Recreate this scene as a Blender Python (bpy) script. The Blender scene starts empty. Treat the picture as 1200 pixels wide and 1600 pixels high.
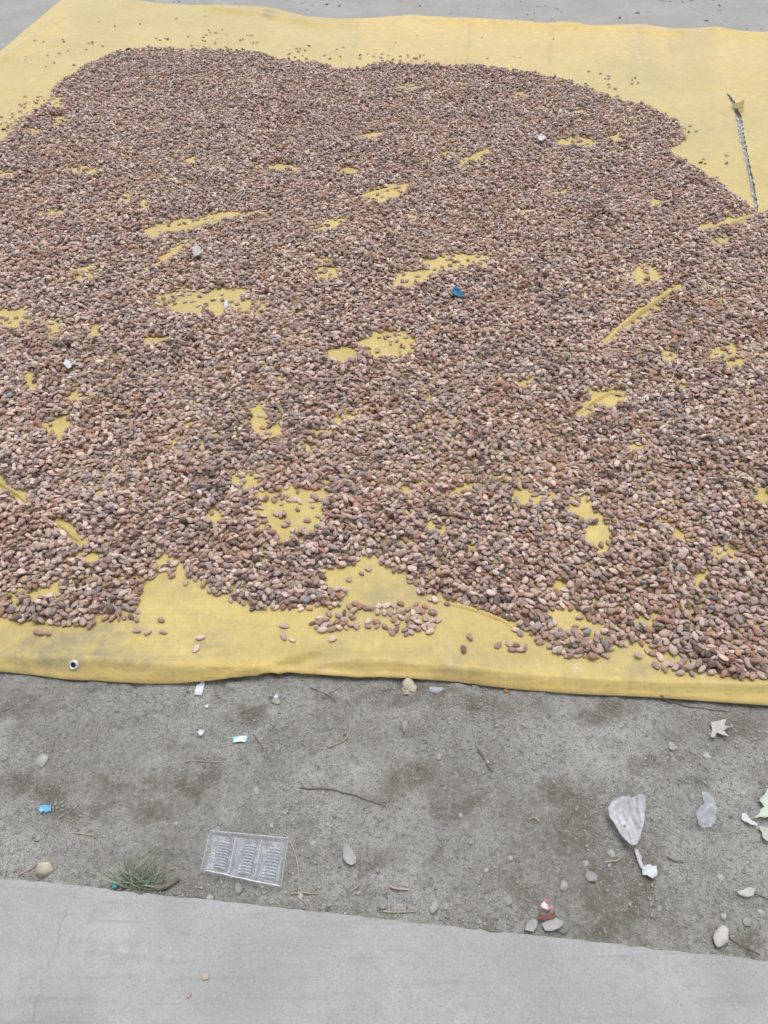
import bpy, bmesh, math, random
import numpy as np
from mathutils import Matrix, Vector
from mathutils.geometry import delaunay_2d_cdt

random.seed(7); RNG = np.random.default_rng(11)
sc = bpy.context.scene
COL = sc.collection

# ------------------------------------------------------------------ camera, sky, sun, exposure
CAM_H, PITCH, FPX = 1.42, math.radians(47.0), 1200.0
cam_d = bpy.data.cameras.new('camera'); cam = bpy.data.objects.new('camera', cam_d); COL.objects.link(cam)
cam.location = (0, 0, CAM_H); cam.rotation_euler = (math.radians(90) - PITCH, 0, 0)
cam_d.sensor_fit = 'HORIZONTAL'; cam_d.sensor_width = 36; cam_d.lens = 36 * FPX / 1200
cam_d.clip_start = 0.05; cam_d.clip_end = 500
sc.camera = cam
SUN_EL, SUN_AZ = 76, 15           # high soft sun beyond the tarpaulin, through cloud
w = bpy.data.worlds.new('World'); sc.world = w; w.use_nodes = True
nt = w.node_tree; bg = nt.nodes['Background']
sky = nt.nodes.new('ShaderNodeTexSky'); sky.sky_type = 'NISHITA'; sky.sun_disc = False
sky.sun_elevation = math.radians(SUN_EL); sky.sun_rotation = math.radians(SUN_AZ)
sky.air_density = 1.0; sky.dust_density = 4.0; sky.ozone_density = 1.0
hs = nt.nodes.new('ShaderNodeHueSaturation'); hs.inputs['Saturation'].default_value = 0.22
nt.links.new(sky.outputs[0], hs.inputs['Color']); nt.links.new(hs.outputs[0], bg.inputs[0])
bg.inputs[1].default_value = 0.15
sun_d = bpy.data.lights.new('sun', 'SUN'); sun = bpy.data.objects.new('sun', sun_d); COL.objects.link(sun)
sun_d.energy = 1.0; sun_d.angle = math.radians(30); sun_d.color = (1, 0.965, 0.92)
az = math.radians(SUN_AZ); el = math.radians(SUN_EL)
sd = Vector((math.sin(az) * math.cos(el), math.cos(az) * math.cos(el), math.sin(el)))
sun.rotation_euler = sd.to_track_quat('Z', 'Y').to_euler(); sun.location = sd * 20
sc.view_settings.view_transform = 'Standard'; sc.view_settings.look = 'None'
sc.view_settings.gamma = 1; sc.view_settings.use_curve_mapping = False
sc.view_settings.exposure = 0.3
sc.render.engine = 'CYCLES'

# ------------------------------------------------------------------ helpers
SP, CP = math.sin(PITCH), math.cos(PITCH)
def G(u, v, z=0.0):
    """where a spot of the photograph lies on the level z (metres)"""
    x = (u - 600) / FPX; y = (v - 800) / FPX
    dy = CP - y * SP; dz = -SP - y * CP
    t = (z - CAM_H) / dz
    return np.array([x * t, dy * t, z])
def GP(pts, z=0.0): return np.array([G(u, v, z) for u, v in pts])
def depth(x, y, z=0): return y * CP + (CAM_H - z) * SP
def topx(x, y, z):
    zc = depth(x, y, z); yc = y * SP - (CAM_H - z) * CP
    return 600 + FPX * x / zc, 800 - FPX * yc / zc
def sstep(a, b, x):
    t = np.clip((x - a) / (b - a), 0, 1); return t * t * (3 - 2 * t)
def _h(ix, iy, s):
    n = (ix.astype(np.int64) * 374761393 + iy.astype(np.int64) * 668265263 + s * 1274126177) & 0xffffffff
    n = ((n ^ (n >> 13)) * 1274126177) & 0xffffffff
    n = (n ^ (n >> 16)) & 0xffff
    return n / 65535.0
def vn(x, y, s=0):
    x = np.asarray(x, float); y = np.asarray(y, float)
    ix = np.floor(x); iy = np.floor(y); fx = x - ix; fy = y - iy
    fx = fx * fx * (3 - 2 * fx); fy = fy * fy * (3 - 2 * fy)
    a = _h(ix, iy, s); b = _h(ix + 1, iy, s); c = _h(ix, iy + 1, s); d = _h(ix + 1, iy + 1, s)
    return (a + (b - a) * fx) * (1 - fy) + (c + (d - c) * fx) * fy
def fbm(x, y, s=0, o=3):
    r = 0; a = 1; t = 0
    for k in range(o):
        r = r + a * vn(x * 2 ** k + 17.3 * k, y * 2 ** k - 9.1 * k, s + k); t += a; a *= .5
    return r / t * 2 - 1           # about -1..1
def mesh_np(name, V, F, smooth=True, attrs=None):
    V = np.asarray(V, np.float32); F = np.asarray(F, np.int32); n = F.shape[1]
    me = bpy.data.meshes.new(name)
    me.vertices.add(len(V)); me.vertices.foreach_set('co', V.ravel())
    me.loops.add(F.size); me.loops.foreach_set('vertex_index', F.ravel())
    me.polygons.add(len(F)); me.polygons.foreach_set('loop_start', np.arange(0, F.size, n, dtype=np.int32))
    if smooth: me.polygons.foreach_set('use_smooth', np.ones(len(F), bool))
    me.update(calc_edges=True)
    for k, a in (attrs or {}).items():
        a = np.asarray(a, np.float32)
        if a.ndim == 2:
            at = me.attributes.new(k, 'FLOAT_COLOR', 'POINT')
            at.data.foreach_set('color', np.c_[a[:, :3], np.ones(len(a))].astype(np.float32).ravel())
        else:
            at = me.attributes.new(k, 'FLOAT', 'POINT'); at.data.foreach_set('value', a)
    return me
def link(name, me, mat, parent=None):
    o = bpy.data.objects.new(name, me); COL.objects.link(o)
    if mat and not me.materials: me.materials.append(mat)
    if parent: o.parent = parent
    return o
def tag(o, label=None, cat=None, group=None, kind=None):
    if label: o['label'] = label
    if cat: o['category'] = cat
    if group: o['group'] = group
    if kind: o['kind'] = kind
    return o
def empty(name, loc, label, cat, group=None):
    o = bpy.data.objects.new(name, None); COL.objects.link(o); o.location = loc; o.empty_display_size = .05
    return tag(o, label, cat, group)
def grid_faces(nr, nc, keep=None):
    i = np.arange(nr * nc).reshape(nr, nc)
    F = np.stack([i[:-1, :-1], i[:-1, 1:], i[1:, 1:], i[1:, :-1]], -1)
    if keep is not None: return F[keep]
    return F.reshape(-1, 4)

# ------------------------------------------------------------------ materials
class M:
    def __init__(s, name, rough=.7, spec=.3):
        s.m = bpy.data.materials.new(name); s.m.use_nodes = True; s.nt = s.m.node_tree
        s.b = s.nt.nodes['Principled BSDF']; s.b.inputs['Roughness'].default_value = rough
        s.b.inputs['Specular IOR Level'].default_value = spec
        s.out = s.nt.nodes['Material Output']
        s.tc = s.nt.nodes.new('ShaderNodeNewGeometry').outputs['Position']
    def n(s, t, **kw):
        x = s.nt.nodes.new(t)
        for k, v in kw.items():
            if hasattr(x, k): setattr(x, k, v)
            else: s.set(x, k, v)
        return x
    def set(s, x, k, v):
        i = x.inputs[k]
        if isinstance(v, bpy.types.NodeSocket): s.nt.links.new(v, i)
        else: i.default_value = v
    def noise(s, scale, detail=4, rough=.55, vec=None, dist=0):
        x = s.n('ShaderNodeTexNoise'); s.set(x, 'Vector', vec or s.tc); s.set(x, 'Scale', scale)
        s.set(x, 'Detail', detail); s.set(x, 'Roughness', rough); s.set(x, 'Distortion', dist); return x.outputs['Fac']
    def vor(s, scale, vec=None):
        x = s.n('ShaderNodeTexVoronoi'); s.set(x, 'Vector', vec or s.tc); s.set(x, 'Scale', scale); return x.outputs['Distance']
    def mul(s, vec, xyz):
        x = s.n('ShaderNodeVectorMath'); x.operation = 'MULTIPLY'; s.set(x, 0, vec); s.set(x, 1, xyz); return x.outputs[0]
    def ramp(s, f, a, b, lo=0.0, hi=1.0):
        x = s.n('ShaderNodeMapRange'); s.set(x, 'Value', f); s.set(x, 'From Min', a); s.set(x, 'From Max', b)
        s.set(x, 'To Min', lo); s.set(x, 'To Max', hi); return x.outputs[0]
    def mix(s, f, a, b, mode='MIX'):
        x = s.n('ShaderNodeMix'); x.data_type = 'RGBA'; x.blend_type = mode
        s.set(x, 0, f)
        for i, v in ((6, a), (7, b)):
            if isinstance(v, bpy.types.NodeSocket): s.nt.links.new(v, x.inputs[i])
            else: x.inputs[i].default_value = (*v, 1)
        return x.outputs[2]
    def math(s, op, a, b=0.0):
        x = s.n('ShaderNodeMath'); x.operation = op; s.set(x, 0, a); s.set(x, 1, b); return x.outputs[0]
    def attr(s, name, out='Fac'):
        x = s.n('ShaderNodeAttribute'); x.attribute_name = name; return x.outputs[out]
    def color(s, c):
        if isinstance(c, bpy.types.NodeSocket): s.nt.links.new(c, s.b.inputs['Base Color'])
        else: s.b.inputs['Base Color'].default_value = (*c, 1)
        return s
    def bump(s, h, dist, strength=1.0):
        x = s.n('ShaderNodeBump'); s.set(x, 'Height', h); s.set(x, 'Distance', dist); s.set(x, 'Strength', strength)
        prev = s.b.inputs['Normal'].links
        if prev: s.nt.links.new(prev[0].from_socket, x.inputs['Normal'])
        s.nt.links.new(x.outputs[0], s.b.inputs['Normal']); return s

def simple(name, c, rough=.7, var=.25, scale=90, spec=.3, c2=None, bump=.0008):
    m = M(name, rough, spec); f = m.ramp(m.noise(scale, 4), .3, .7)
    m.color(m.mix(f, c, c2 or tuple(x * (1 - var) for x in c)))
    if bump: m.bump(m.noise(scale * 3, 3), bump)
    return m.m
def film(name, c, opac, rough=.15):
    m = M(name, rough, .5); m.color(c)
    t = m.n('ShaderNodeBsdfTransparent'); mx = m.n('ShaderNodeMixShader')
    f = m.ramp(m.noise(60, 4), .3, .75, opac * .7, min(1, opac * 1.3))
    m.set(mx, 0, f); m.nt.links.new(t.outputs[0], mx.inputs[1]); m.nt.links.new(m.b.outputs[0], mx.inputs[2])
    m.nt.links.new(mx.outputs[0], m.out.inputs[0]); return m.m

# dirt
m = M('packed_dirt', .92, .15)
big = m.noise(3.2, 5, .6, dist=.4); mid = m.noise(16, 5, .6); fine = m.noise(120, 4, .7); grit = m.noise(420, 2, .6)
c = m.mix(m.ramp(big, .38, .62), (.285, .278, .255), (.46, .458, .44))
c = m.mix(m.ramp(mid, .44, .68, 0, .6), c, (.235, .225, .2))
damp = m.attr('damp')
c = m.mix(m.math('MULTIPLY', damp, m.ramp(mid, .25, .6, .35, 1.0)), c, (.158, .14, .114))
f3 = m.noise(260, 3, .7)
c = m.mix(m.ramp(fine, .47, .36, 0, .65), c, (.17, .163, .145))
c = m.mix(m.ramp(fine, .54, .68, 0, .6), c, (.46, .462, .45))
c = m.mix(m.ramp(f3, .44, .34, 0, .6), c, (.14, .135, .12))
c = m.mix(m.ramp(grit, .62, .74, 0, .7), c, (.46, .455, .43))
c = m.mix(m.ramp(grit, .36, .26, 0, .5), c, (.12, .115, .1))
pale = m.attr('pale'); c = m.mix(pale, c, (.45, .452, .445))
m.color(c); m.bump(mid, .005, .6); m.bump(fine, .006, 1.0); m.bump(f3, .004, 1.0); m.bump(grit, .002, 1.0)
DIRT = m.m
m = M('soil_crumbs', .92, .15)
c = m.mix(m.attr('tint'), (.20, .19, .17), (.42, .42, .40)); m.color(c); m.bump(m.noise(500, 2), .0006)
CRUMB = m.m
# concrete
m = M('slab_concrete', .85, .25)
a = m.noise(5, 5, .6); b2 = m.noise(40, 5, .65); st = m.noise(1, 5, .6, vec=m.mul(m.tc, (7, 85, 20)), dist=.3)
c = m.mix(m.ramp(a, .35, .68), (.29, .292, .294), (.385, .39, .396))
c = m.mix(m.ramp(b2, .45, .68, 0, .75), c, (.29, .288, .285))
c = m.mix(m.ramp(st, .54, .7, 0, .55), c, (.235, .233, .23))
pit = m.vor(75); pn = m.noise(22, 2)
pm = m.math('MULTIPLY', m.ramp(pit, .2, .1), m.ramp(pn, .52, .62))
c = m.mix(m.math('MULTIPLY', pm, .18), c, (.19, .185, .18))
sp = m.noise(260, 3, .65); c = m.mix(m.ramp(sp, .58, .72, 0, .4), c, (.52, .52, .52))
c = m.mix(m.ramp(sp, .43, .32, 0, .6), c, (.22, .218, .215))
c = m.mix(m.math('MULTIPLY', m.attr('damp'), .35), c, (.25, .24, .225))
sep = m.n('ShaderNodeSeparateXYZ'); m.set(sep, 0, m.tc)
def crack(x0, k, ymin, ymax, wid, seed):
    yv = m.n('ShaderNodeCombineXYZ'); m.set(yv, 1, sep.outputs[1]); m.set(yv, 0, seed)
    nz = m.noise(18, 5, .65, vec=yv.outputs[0])
    line = m.math('ADD', m.math('MULTIPLY', m.math('SUBTRACT', nz, .5), .07), m.math('ADD', x0, m.math('MULTIPLY', sep.outputs[1], k)))
    d = m.math('ABSOLUTE', m.math('SUBTRACT', sep.outputs[0], line))
    f = m.ramp(d, wid, wid * .3)
    f = m.math('MULTIPLY', f, m.math('MULTIPLY', m.ramp(sep.outputs[1], ymin, ymin + .02), m.ramp(sep.outputs[1], ymax + .005, ymax)))
    return m.math('MULTIPLY', f, m.ramp(m.noise(50, 2), .3, .55))
c1 = crack(-.565, .09, .05, .52, .0022, 3.7); c2 = crack(.285, -.05, .2, .44, .0016, 9.2)
ck = m.math('MAXIMUM', c1, m.math('MULTIPLY', c2, .6))
c = m.mix(m.math('MULTIPLY', ck, .25), c, (.17, .165, .16))
m.color(c)
m.bump(b2, .003, .6); m.bump(st, .0018, .7); m.bump(m.math('ADD', pm, ck), -.0012, .5); m.bump(sp, .0006, .7)
CONC = m.m
# tarpaulin
m = M('yellow_tarpaulin', .5, .35)
a = m.noise(2.6, 5, .6); f1 = m.noise(26, 5, .65); wv = m.noise(1, 4, .6, vec=m.mul(m.tc, (14, 190, 20))); wu = m.noise(1, 4, .6, vec=m.mul(m.tc, (190, 14, 20)))
c = m.mix(m.ramp(a, .35, .65), (.485, .378, .115), (.57, .455, .165))
c = m.mix(m.attr('clean'), c, (.72, .50, .155))
c = m.mix(m.ramp(f1, .42, .7, 0, .65), c, (.43, .335, .115))
c = m.mix(m.ramp(wv, .48, .7, 0, .45), c, (.40, .31, .12)); c = m.mix(m.ramp(wu, .5, .75, 0, .25), c, (.68, .57, .3))
stn_crease = m.math('MULTIPLY', m.attr('stain_crease'), m.ramp(m.noise(30, 5, .7), .3, .62))
c = m.mix(m.math('MULTIPLY', stn_crease, .9), c, (.25, .215, .14))
gr = m.noise(70, 5, .7); c = m.mix(m.ramp(gr, .5, .68, 0, .35), c, (.33, .265, .13))
spk = m.noise(240, 2, .6); c = m.mix(m.ramp(spk, .66, .75, 0, .4), c, (.25, .19, .1))
c = m.mix(m.math('MULTIPLY', m.attr('scuff'), m.ramp(m.noise(140, 4, .7), .4, .62)), c, (.66, .61, .5))
m.color(c); m.bump(wv, .0012, .5); m.bump(wu, .0012, .5); m.bump(f1, .004, .5); m.bump(m.noise(9, 4, .6, dist=1.2), .012, .35)
m.b.inputs['Sheen Weight'].default_value = .55; m.b.inputs['Sheen Roughness'].default_value = .4
TARP = m.m
# beans
m = M('cocoa_bean_skin', .5, .35)
c = m.attr('tint', 'Color'); n1 = m.noise(210, 4, .65)
c = m.mix(m.ramp(n1, .45, .75, 0, .4), c, (.22, .15, .125))
c = m.mix(m.ramp(n1, .5, .25, 0, .35), c, (.60, .49, .43))
m.color(c); m.bump(m.noise(330, 4, .7), .0024, .9)
m.b.inputs['Sheen Weight'].default_value = .35; m.b.inputs['Sheen Roughness'].default_value = .45
BEAN = m.m

STONE = simple('grey_stone', (.33, .325, .305), .85, .35, 70)
PALESTONE = simple('dusty_pale_stone', (.40, .395, .375), .85, .3, 80)
WHITESTONE = simple('white_plaster_stone', (.54, .53, .49), .85, .25, 60)
CREAMSTONE = simple('cream_clod', (.5, .46, .36), .85, .4, 60)
STRAW = simple('dry_straw', (.44, .39, .31), .8, .35, 120)
TWIG = simple('grey_twig', (.20, .175, .15), .85, .35, 120)
LEAFGREY = simple('grey_dry_leaf', (.31, .305, .30), .75, .22, 50, c2=(.38, .375, .375))
LEAFTAN = simple('tan_dry_leaf', (.44, .37, .28), .75, .3, 80)
LEAFPALE = simple('pale_dry_leaf', (.48, .47, .44), .75, .25, 60)
PAPER = simple('white_paper', (.60, .62, .65), .7, .15, 60)
GREENPAPER = simple('pale_green_paper', (.52, .58, .50), .7, .2, 60)
BLUE = simple('blue_wrapper', (.12, .38, .58), .4, .2, 40, .5)
BLUEWHITE = M('blue_and_white_wrapper', .35, .5); BLUEWHITE.color(BLUEWHITE.mix(BLUEWHITE.ramp(BLUEWHITE.noise(55, 3), .47, .53), (.74, .78, .80), (.22, .52, .72))); BLUEWHITE = BLUEWHITE.m
PINK = M('pink_wrapper', .4, .5); PINK.color(PINK.mix(PINK.ramp(PINK.noise(90, 3), .5, .58), (.58, .20, .25), (.70, .52, .53))); PINK = PINK.m
MAROON = simple('maroon_wrapper', (.22, .07, .06), .5, .3, 60)
TEAL = simple('teal_plastic', (.02, .42, .42), .4, .1, 60)
DARKBLUE = simple('blue_plastic', (.03, .20, .38), .4, .4, 60)
ORANGE = simple('orange_chip', (.45, .2, .09), .7, .3, 80)
FILM = film('clear_film', (.56, .59, .68), .28)
TRAYM = film('clear_tray_plastic', (.60, .64, .72), .16, .08)
TRAYRIB_GLINT = film('clear_tray_rib_glint', (.72, .76, .84), .34, .08)  # paler, denser copy of the tray plastic: rib highlights put into the colour
BAGM = film('grey_bag_plastic', (.50, .50, .53), .74, .3)
GREYFILM = film('grey_plastic_strip', (.62, .64, .70), .8, .3)
GRASS = simple('grass_blade', (.085, .125, .075), .6, .4, 60, c2=(.18, .22, .155), bump=0)
GRASSDRY = simple('dry_grass_blade', (.33, .35, .25), .7, .3, 60, bump=0)
METAL = M('dull_grommet_metal', .4, .5); METAL.color((.62, .63, .66)); METAL.b.inputs['Metallic'].default_value = .6; METAL = METAL.m
THREAD = simple('white_frayed_thread', (.66, .64, .58), .8, .2, 90, bump=0)
STRING = simple('white_string', (.62, .62, .64), .8, .2, 90, bump=0)

# ------------------------------------------------------------------ tarpaulin outline and relief
front_px = [(0, 1048), (50, 1053), (100, 1060), (230, 1067), (285, 1067), (350, 1063), (415, 1055), (450, 1054), (510, 1058), (600, 1059), (700, 1063), (800, 1075), (900, 1083), (1020, 1088), (1100, 1094), (1200, 1101)]
back_px = [(105, -8), (195, 1), (250, 6), (300, 8), (360, 10), (420, 14), (448, 20), (480, 28), (530, 31), (560, 30), (640, 25), (740, 33), (860, 38), (950, 39), (1007, 39), (1045, 46), (1080, 46), (1115, 44), (1145, 49), (1200, 53)]
FR = GP(front_px, .006)[:, :2]; BK = GP(back_px, .012)[:, :2]
XL, XR = -2.35, 3.0
def ext(P, xl, xr, k):
    a = np.array([[xl, P[0, 1] + (xl - P[0, 0]) * k]]); b = np.array([[xr, P[-1, 1] + (xr - P[-1, 0]) * k]])
    return np.vstack([a, P, b])
FR = ext(FR, XL, XR, -.04)
bl = BK[0]; BK = np.vstack([BK, [[3.15, BK[-1, 1] - .12]]])
Lpt = G(0, 79, .012)[:2]                       # the left edge passes here
lx0 = bl[0] + (FR[0, 1] - bl[1]) * (Lpt[0] - bl[0]) / (Lpt[1] - bl[1])
FXL = lx0
def fy(x): return np.interp(x, FR[:, 0], FR[:, 1])
def by(x): return np.interp(x, BK[:, 0], BK[:, 1])
def seg_dist(x, y, P):
    d = np.full(np.shape(x), 9e9)
    for (ax, ay), (bx, by_) in zip(P[:-1, :2], P[1:, :2]):
        vx, vy = bx - ax, by_ - ay
        t = np.clip(((x - ax) * vx + (y - ay) * vy) / (vx * vx + vy * vy + 1e-12), 0, 1)
        d = np.minimum(d, np.hypot(x - ax - t * vx, y - ay - t * vy))
    return d
ripples = [GP(p, .012) for p in ([(-200, 1020), (0, 1030), (120, 1037), (300, 1044), (425, 1050)], [(470, 1046), (560, 1037), (640, 1041), (760, 1054)], [(690, 1045), (850, 1062), (1000, 1068), (1300, 1078)], [(240, 1052), (330, 1052), (400, 1046), (500, 1022)],[(690, 33), (760, 38), (860, 42), (900, 44)], [(870, 42), (960, 44), (1010, 49), (1060, 52)], [(1118, 48), (1160, 56), (1200, 59)],
                                 [(330, 14), (400, 22), (440, 30), (510, 40)], [(10, 92), (60, 60), (95, 28)])]
def T(x, y):
    """top of the tarpaulin"""
    x = np.asarray(x, float); y = np.asarray(y, float)
    d = y - fy(x); db = by(x) - y
    z = .011 + .005 * fbm(x * 1.6, y * 1.6, 3, 2) + .0022 * fbm(x * 7, y * 7, 5, 2)
    wob = .5 + .5 * vn(x * 5.5, x * 0 + 2.2, 8)
    z = z + (.002 + .010 * wob) * sstep(.0, .045, d) * (1 - sstep(.05, .17, d))
    z = z - .004 * (1 - sstep(0, .03, d))
    z = z + .016 * (vn(x * 3.1, x * 0, 21)) * np.exp(-(db / .10) ** 2)
    for k_, r in enumerate(ripples): z = z + (.009 if k_ < 4 else .015) * np.exp(-(seg_dist(x, y, r) / (.011 if k_ < 4 else .034)) ** 2)
    z = z + .006 * np.exp(-((d - .035 - .02 * vn(x * 4, x * 0 + 7, 4)) / .008) ** 2) * vn(x * 6, x * 0 + 1, 31)
    return np.maximum(z, .005)

# ------------------------------------------------------------------ ground
def graded(lo, hi, fl, fh, step, grow=1.25):
    c = list(np.arange(fl, fh, step)); s = step; v = c[-1]
    while v < hi: s *= grow; v += s; c.append(v)
    s = step; v = c[0]; pre = []
    while v > lo: s *= grow; v -= s; pre.append(v)
    return np.array(pre[::-1] + c)
stains_px = [(215, 1245, 60, 26), (300, 1215, 45, 22), (120, 1270, 60, 20), (245, 1215, 20, 14), (650, 1215, 70, 28), (905, 1290, 40, 60), (812, 1382, 22, 20), (960, 1385, 60, 40),
             (1000, 1350, 40, 40), (745, 1445, 30, 14), (1165, 1465, 26, 26), (870, 1255, 35, 30), (640, 1090, 130, 16), (1160, 1130, 40, 26), (720, 1250, 50, 26), (60, 1240, 60, 26),
             (30, 1100, 50, 30), (380, 1120, 35, 25), (980, 1440, 50, 24), (950, 1110, 60, 14), (690, 1340, 30, 20), (575, 1340, 30, 20), (1010, 1200, 40, 20), (180, 1225, 30, 14)]
def damp_at(x, y):
    wx = x + .05 * fbm(x * 16, y * 16, 61, 4); wy = y + .05 * fbm(x * 16, y * 16, 71, 4)
    u, v = topx(wx, wy, 0); d = np.zeros_like(u)
    for cx, cy, rx, ry in stains_px:
        q = ((u - cx) / rx) ** 2 + ((v - cy) / ry) ** 2
        d = np.maximum(d, 1 - sstep(.1, 1.6, q))
    return d * (.5 + .5 * vn(x * 60, y * 60, 77)) * (y > .1) * (y < 1.2)
def H(x, y):
    x = np.asarray(x, float); y = np.asarray(y, float)
    near = 1 - sstep(1.0, 1.3, y)
    clod = np.clip(fbm(x * 46, y * 46, 44, 2), 0, 1)
    z = .006 * fbm(x * 4, y * 4, 41, 2) + .0035 * fbm(x * 17, y * 17, 42, 2) + near * (.011 * clod * vn(x * 5, y * 5, 47) ** 1.5 * 1.4 + .0030 * fbm(x * 90, y * 90, 43, 2)) - .004
    z = z + .006 * sstep(.36, .30, y)
    d = y - fy(x)
    return np.where((d > -.01) & (y < by(x) + .1), np.minimum(z, .001), z)
gx = graded(-60, 60, -1.05, 1.05, .005); gy = graded(-12, 90, .30, 1.02, .0045, 1.18)
X, Y = np.meshgrid(gx, gy); Z = H(X, Y)
V = np.c_[X.ravel(), Y.ravel(), Z.ravel()]
pale = np.clip(sstep(1.6, 3.2, Y) * .6, 0, 1)
ground = link('ground', mesh_np('ground', V, grid_faces(*X.shape), attrs={'damp': damp_at(X, Y).ravel(), 'pale': pale.ravel()}), DIRT)
tag(ground, kind='structure')

# concrete pavement slab the photographer stands on
KZ = .022
ka, kb = G(0, 1369, KZ), G(1200, 1499, KZ)
kdir = (kb - ka)[:2]; kdir /= np.linalg.norm(kdir); kn = np.array([-kdir[1], kdir[0]])
ss = np.concatenate([np.linspace(-30, -1.3, 12)[:-1], np.arange(-1.3, 1.3, .006), np.linspace(1.3, 30, 12)])
tt = np.concatenate([[0, -.0005, -.002, -.005, -.009], np.arange(-.016, -.45, -.0075), [-.6, -1, -2, -4, -8]])
kc = (ka[:2] + kb[:2]) / 2
S, TT = np.meshgrid(ss, tt)
chip = -.004 * np.abs(fbm(S * 30, S * 0, 51, 3)) - .005 * np.clip(fbm(S * 60, S * 0 + 4, 52, 2) - .35, 0, 1)
off = TT + chip * np.exp(TT / .012)
PX = kc[0] + kdir[0] * S + kn[0] * off; PY = kc[1] + kdir[1] * S + kn[1] * off
PZ = KZ - .0035 * np.exp(TT / .004) + .0012 * fbm(PX * 9, PY * 9, 53, 2) + .0006 * fbm(PX * 60, PY * 60, 54, 2)
PX = np.vstack([PX[:1], PX[:1], PX]); PY = np.vstack([PY[:1], PY[:1], PY]); PZ = np.vstack([PZ[:1] * 0 - .12, PZ[:1] - .012, PZ])
u_, v_ = topx(PX, PY, PZ)
kd = np.clip(np.exp(-((u_ - 110) / 60) ** 2) * .5 + np.exp(-((v_ - 1550) / 30) ** 2) * .3 * vn(PX * 6, PY * 6, 2), 0, 1)
slab = link('pavement', mesh_np('pavement', np.c_[PX.ravel(), PY.ravel(), PZ.ravel()], grid_faces(*PX.shape)[:, ::-1], attrs={'damp': kd.ravel()}), CONC)
tag(slab, kind='structure')

# ------------------------------------------------------------------ tarpaulin mesh
tarp = empty('tarpaulin', (.3, float(fy(.3)), 0), 'large worn yellow tarpaulin spread on the ground under the cocoa beans', 'tarpaulin')
TO = np.array(tarp.location)
cs = np.linspace(0, 1, 330)
fxs = FXL + (XR - FXL) * cs; bxs = bl[0] + (3.15 - bl[0]) * cs
d_rows = np.concatenate([np.arange(0, .22, .0075), np.arange(.22, 1.0, .016), np.linspace(1.0, 1, 1)])
FYs = fy(fxs); BYs = by(bxs)
ts = list(d_rows[:-1] / 5.0); t = ts[-1]
while t < .985: t += .0042; ts.append(t)
ts = np.array([q for q in ts if q < .995] + list(np.linspace(.995, 1, 2)))
X = fxs[None] + (bxs - fxs)[None] * ts[:, None]; Y = FYs[None] + (BYs - FYs)[None] * ts[:, None]
tl = GP([(1136, 143), (1141, 172), (1151, 215), (1161, 250), (1169, 290), (1179, 334)], .012); tr = GP([(1138, 143), (1157, 167), (1164, 215), (1171, 250), (1180, 290), (1186, 334)], .012)
tl = tl + (tr - tl) * .4
tl = tl[np.argsort(tl[:, 1])]; tr = tr[np.argsort(tr[:, 1])]
y0t, y1t = tl[0, 1], tl[-1, 1]
rowm = (Y[:, 250] > y0t) & (Y[:, 250] < y1t)
xm = np.interp((y0t + y1t) / 2, tl[:, 1], tl[:, 0])
k = int(np.argmin(np.abs(X[rowm].mean(0) - xm)))
for r in range(len(ts)):
    yy = Y[r, k]
    if not (y0t - .25 < yy < y1t + .25): continue
    fall = 1 - sstep(0, .25, max(y0t - yy, yy - y1t, 0))
    jag = .006 * fall * (random.random() - .5)
    a_ = (np.interp(yy, tl[:, 1], tl[:, 0]) + jag - X[r, k]) * fall; b_ = (np.interp(yy, tr[:, 1], tr[:, 0]) + jag - X[r, k + 1]) * fall
    if not rowm[r]: mm = (a_ + b_) / 2; a_ = b_ = mm
    j = np.arange(len(cs)); wl = np.exp(-((X[r] - X[r, k]) / .3) ** 2)
    X[r] += np.where(j <= k, a_, b_) * wl
Z = T(X, Y)
dl = np.hypot(X - np.interp(Y, tl[:, 1], tl[:, 0]), 0) * 0 + np.minimum(np.abs(X - np.interp(Y, tl[:, 1], tl[:, 0])), np.abs(X - np.interp(Y, tr[:, 1], tr[:, 0])))
inr = (Y > y0t - .05) & (Y < y1t + .05)
Z += np.where(inr, (.006 - Z) * np.exp(-(dl / .06) ** 2), 0)
# rows tucked under the front hem
hemz = H(X[0], Y[0])
lift = .012 * sstep(.35, .9, vn(X[0] * 3.2, X[0] * 0 + 5, 13))
Z[0] = np.maximum(hemz + .006 + lift, .005); Z[1] = np.maximum(Z[1], Z[0] + .002)
tuck = []
for dd, zz in ((.06, .002), (.012, .0022), (-.0005, .0036)):
    tuck.append((X[0], Y[0] + dd, np.maximum(hemz + zz + lift * (1 if dd < .005 else .5 if dd < .03 else 0), .0025)))
X = np.vstack([np.array([q[0] for q in tuck]), X]); Y = np.vstack([np.array([q[1] for q in tuck]), Y]); Z = np.vstack([np.array([q[2] for q in tuck]), Z])
nr, nc = X.shape
keep = np.ones((nr - 1, nc - 1), bool)
for r in range(nr - 1):
    if y0t < (Y[r, k] + Y[r + 1, k]) / 2 < y1t: keep[r, k] = False
U_, V_ = topx(X, Y, Z)
stain_crease = np.zeros_like(U_)
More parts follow.
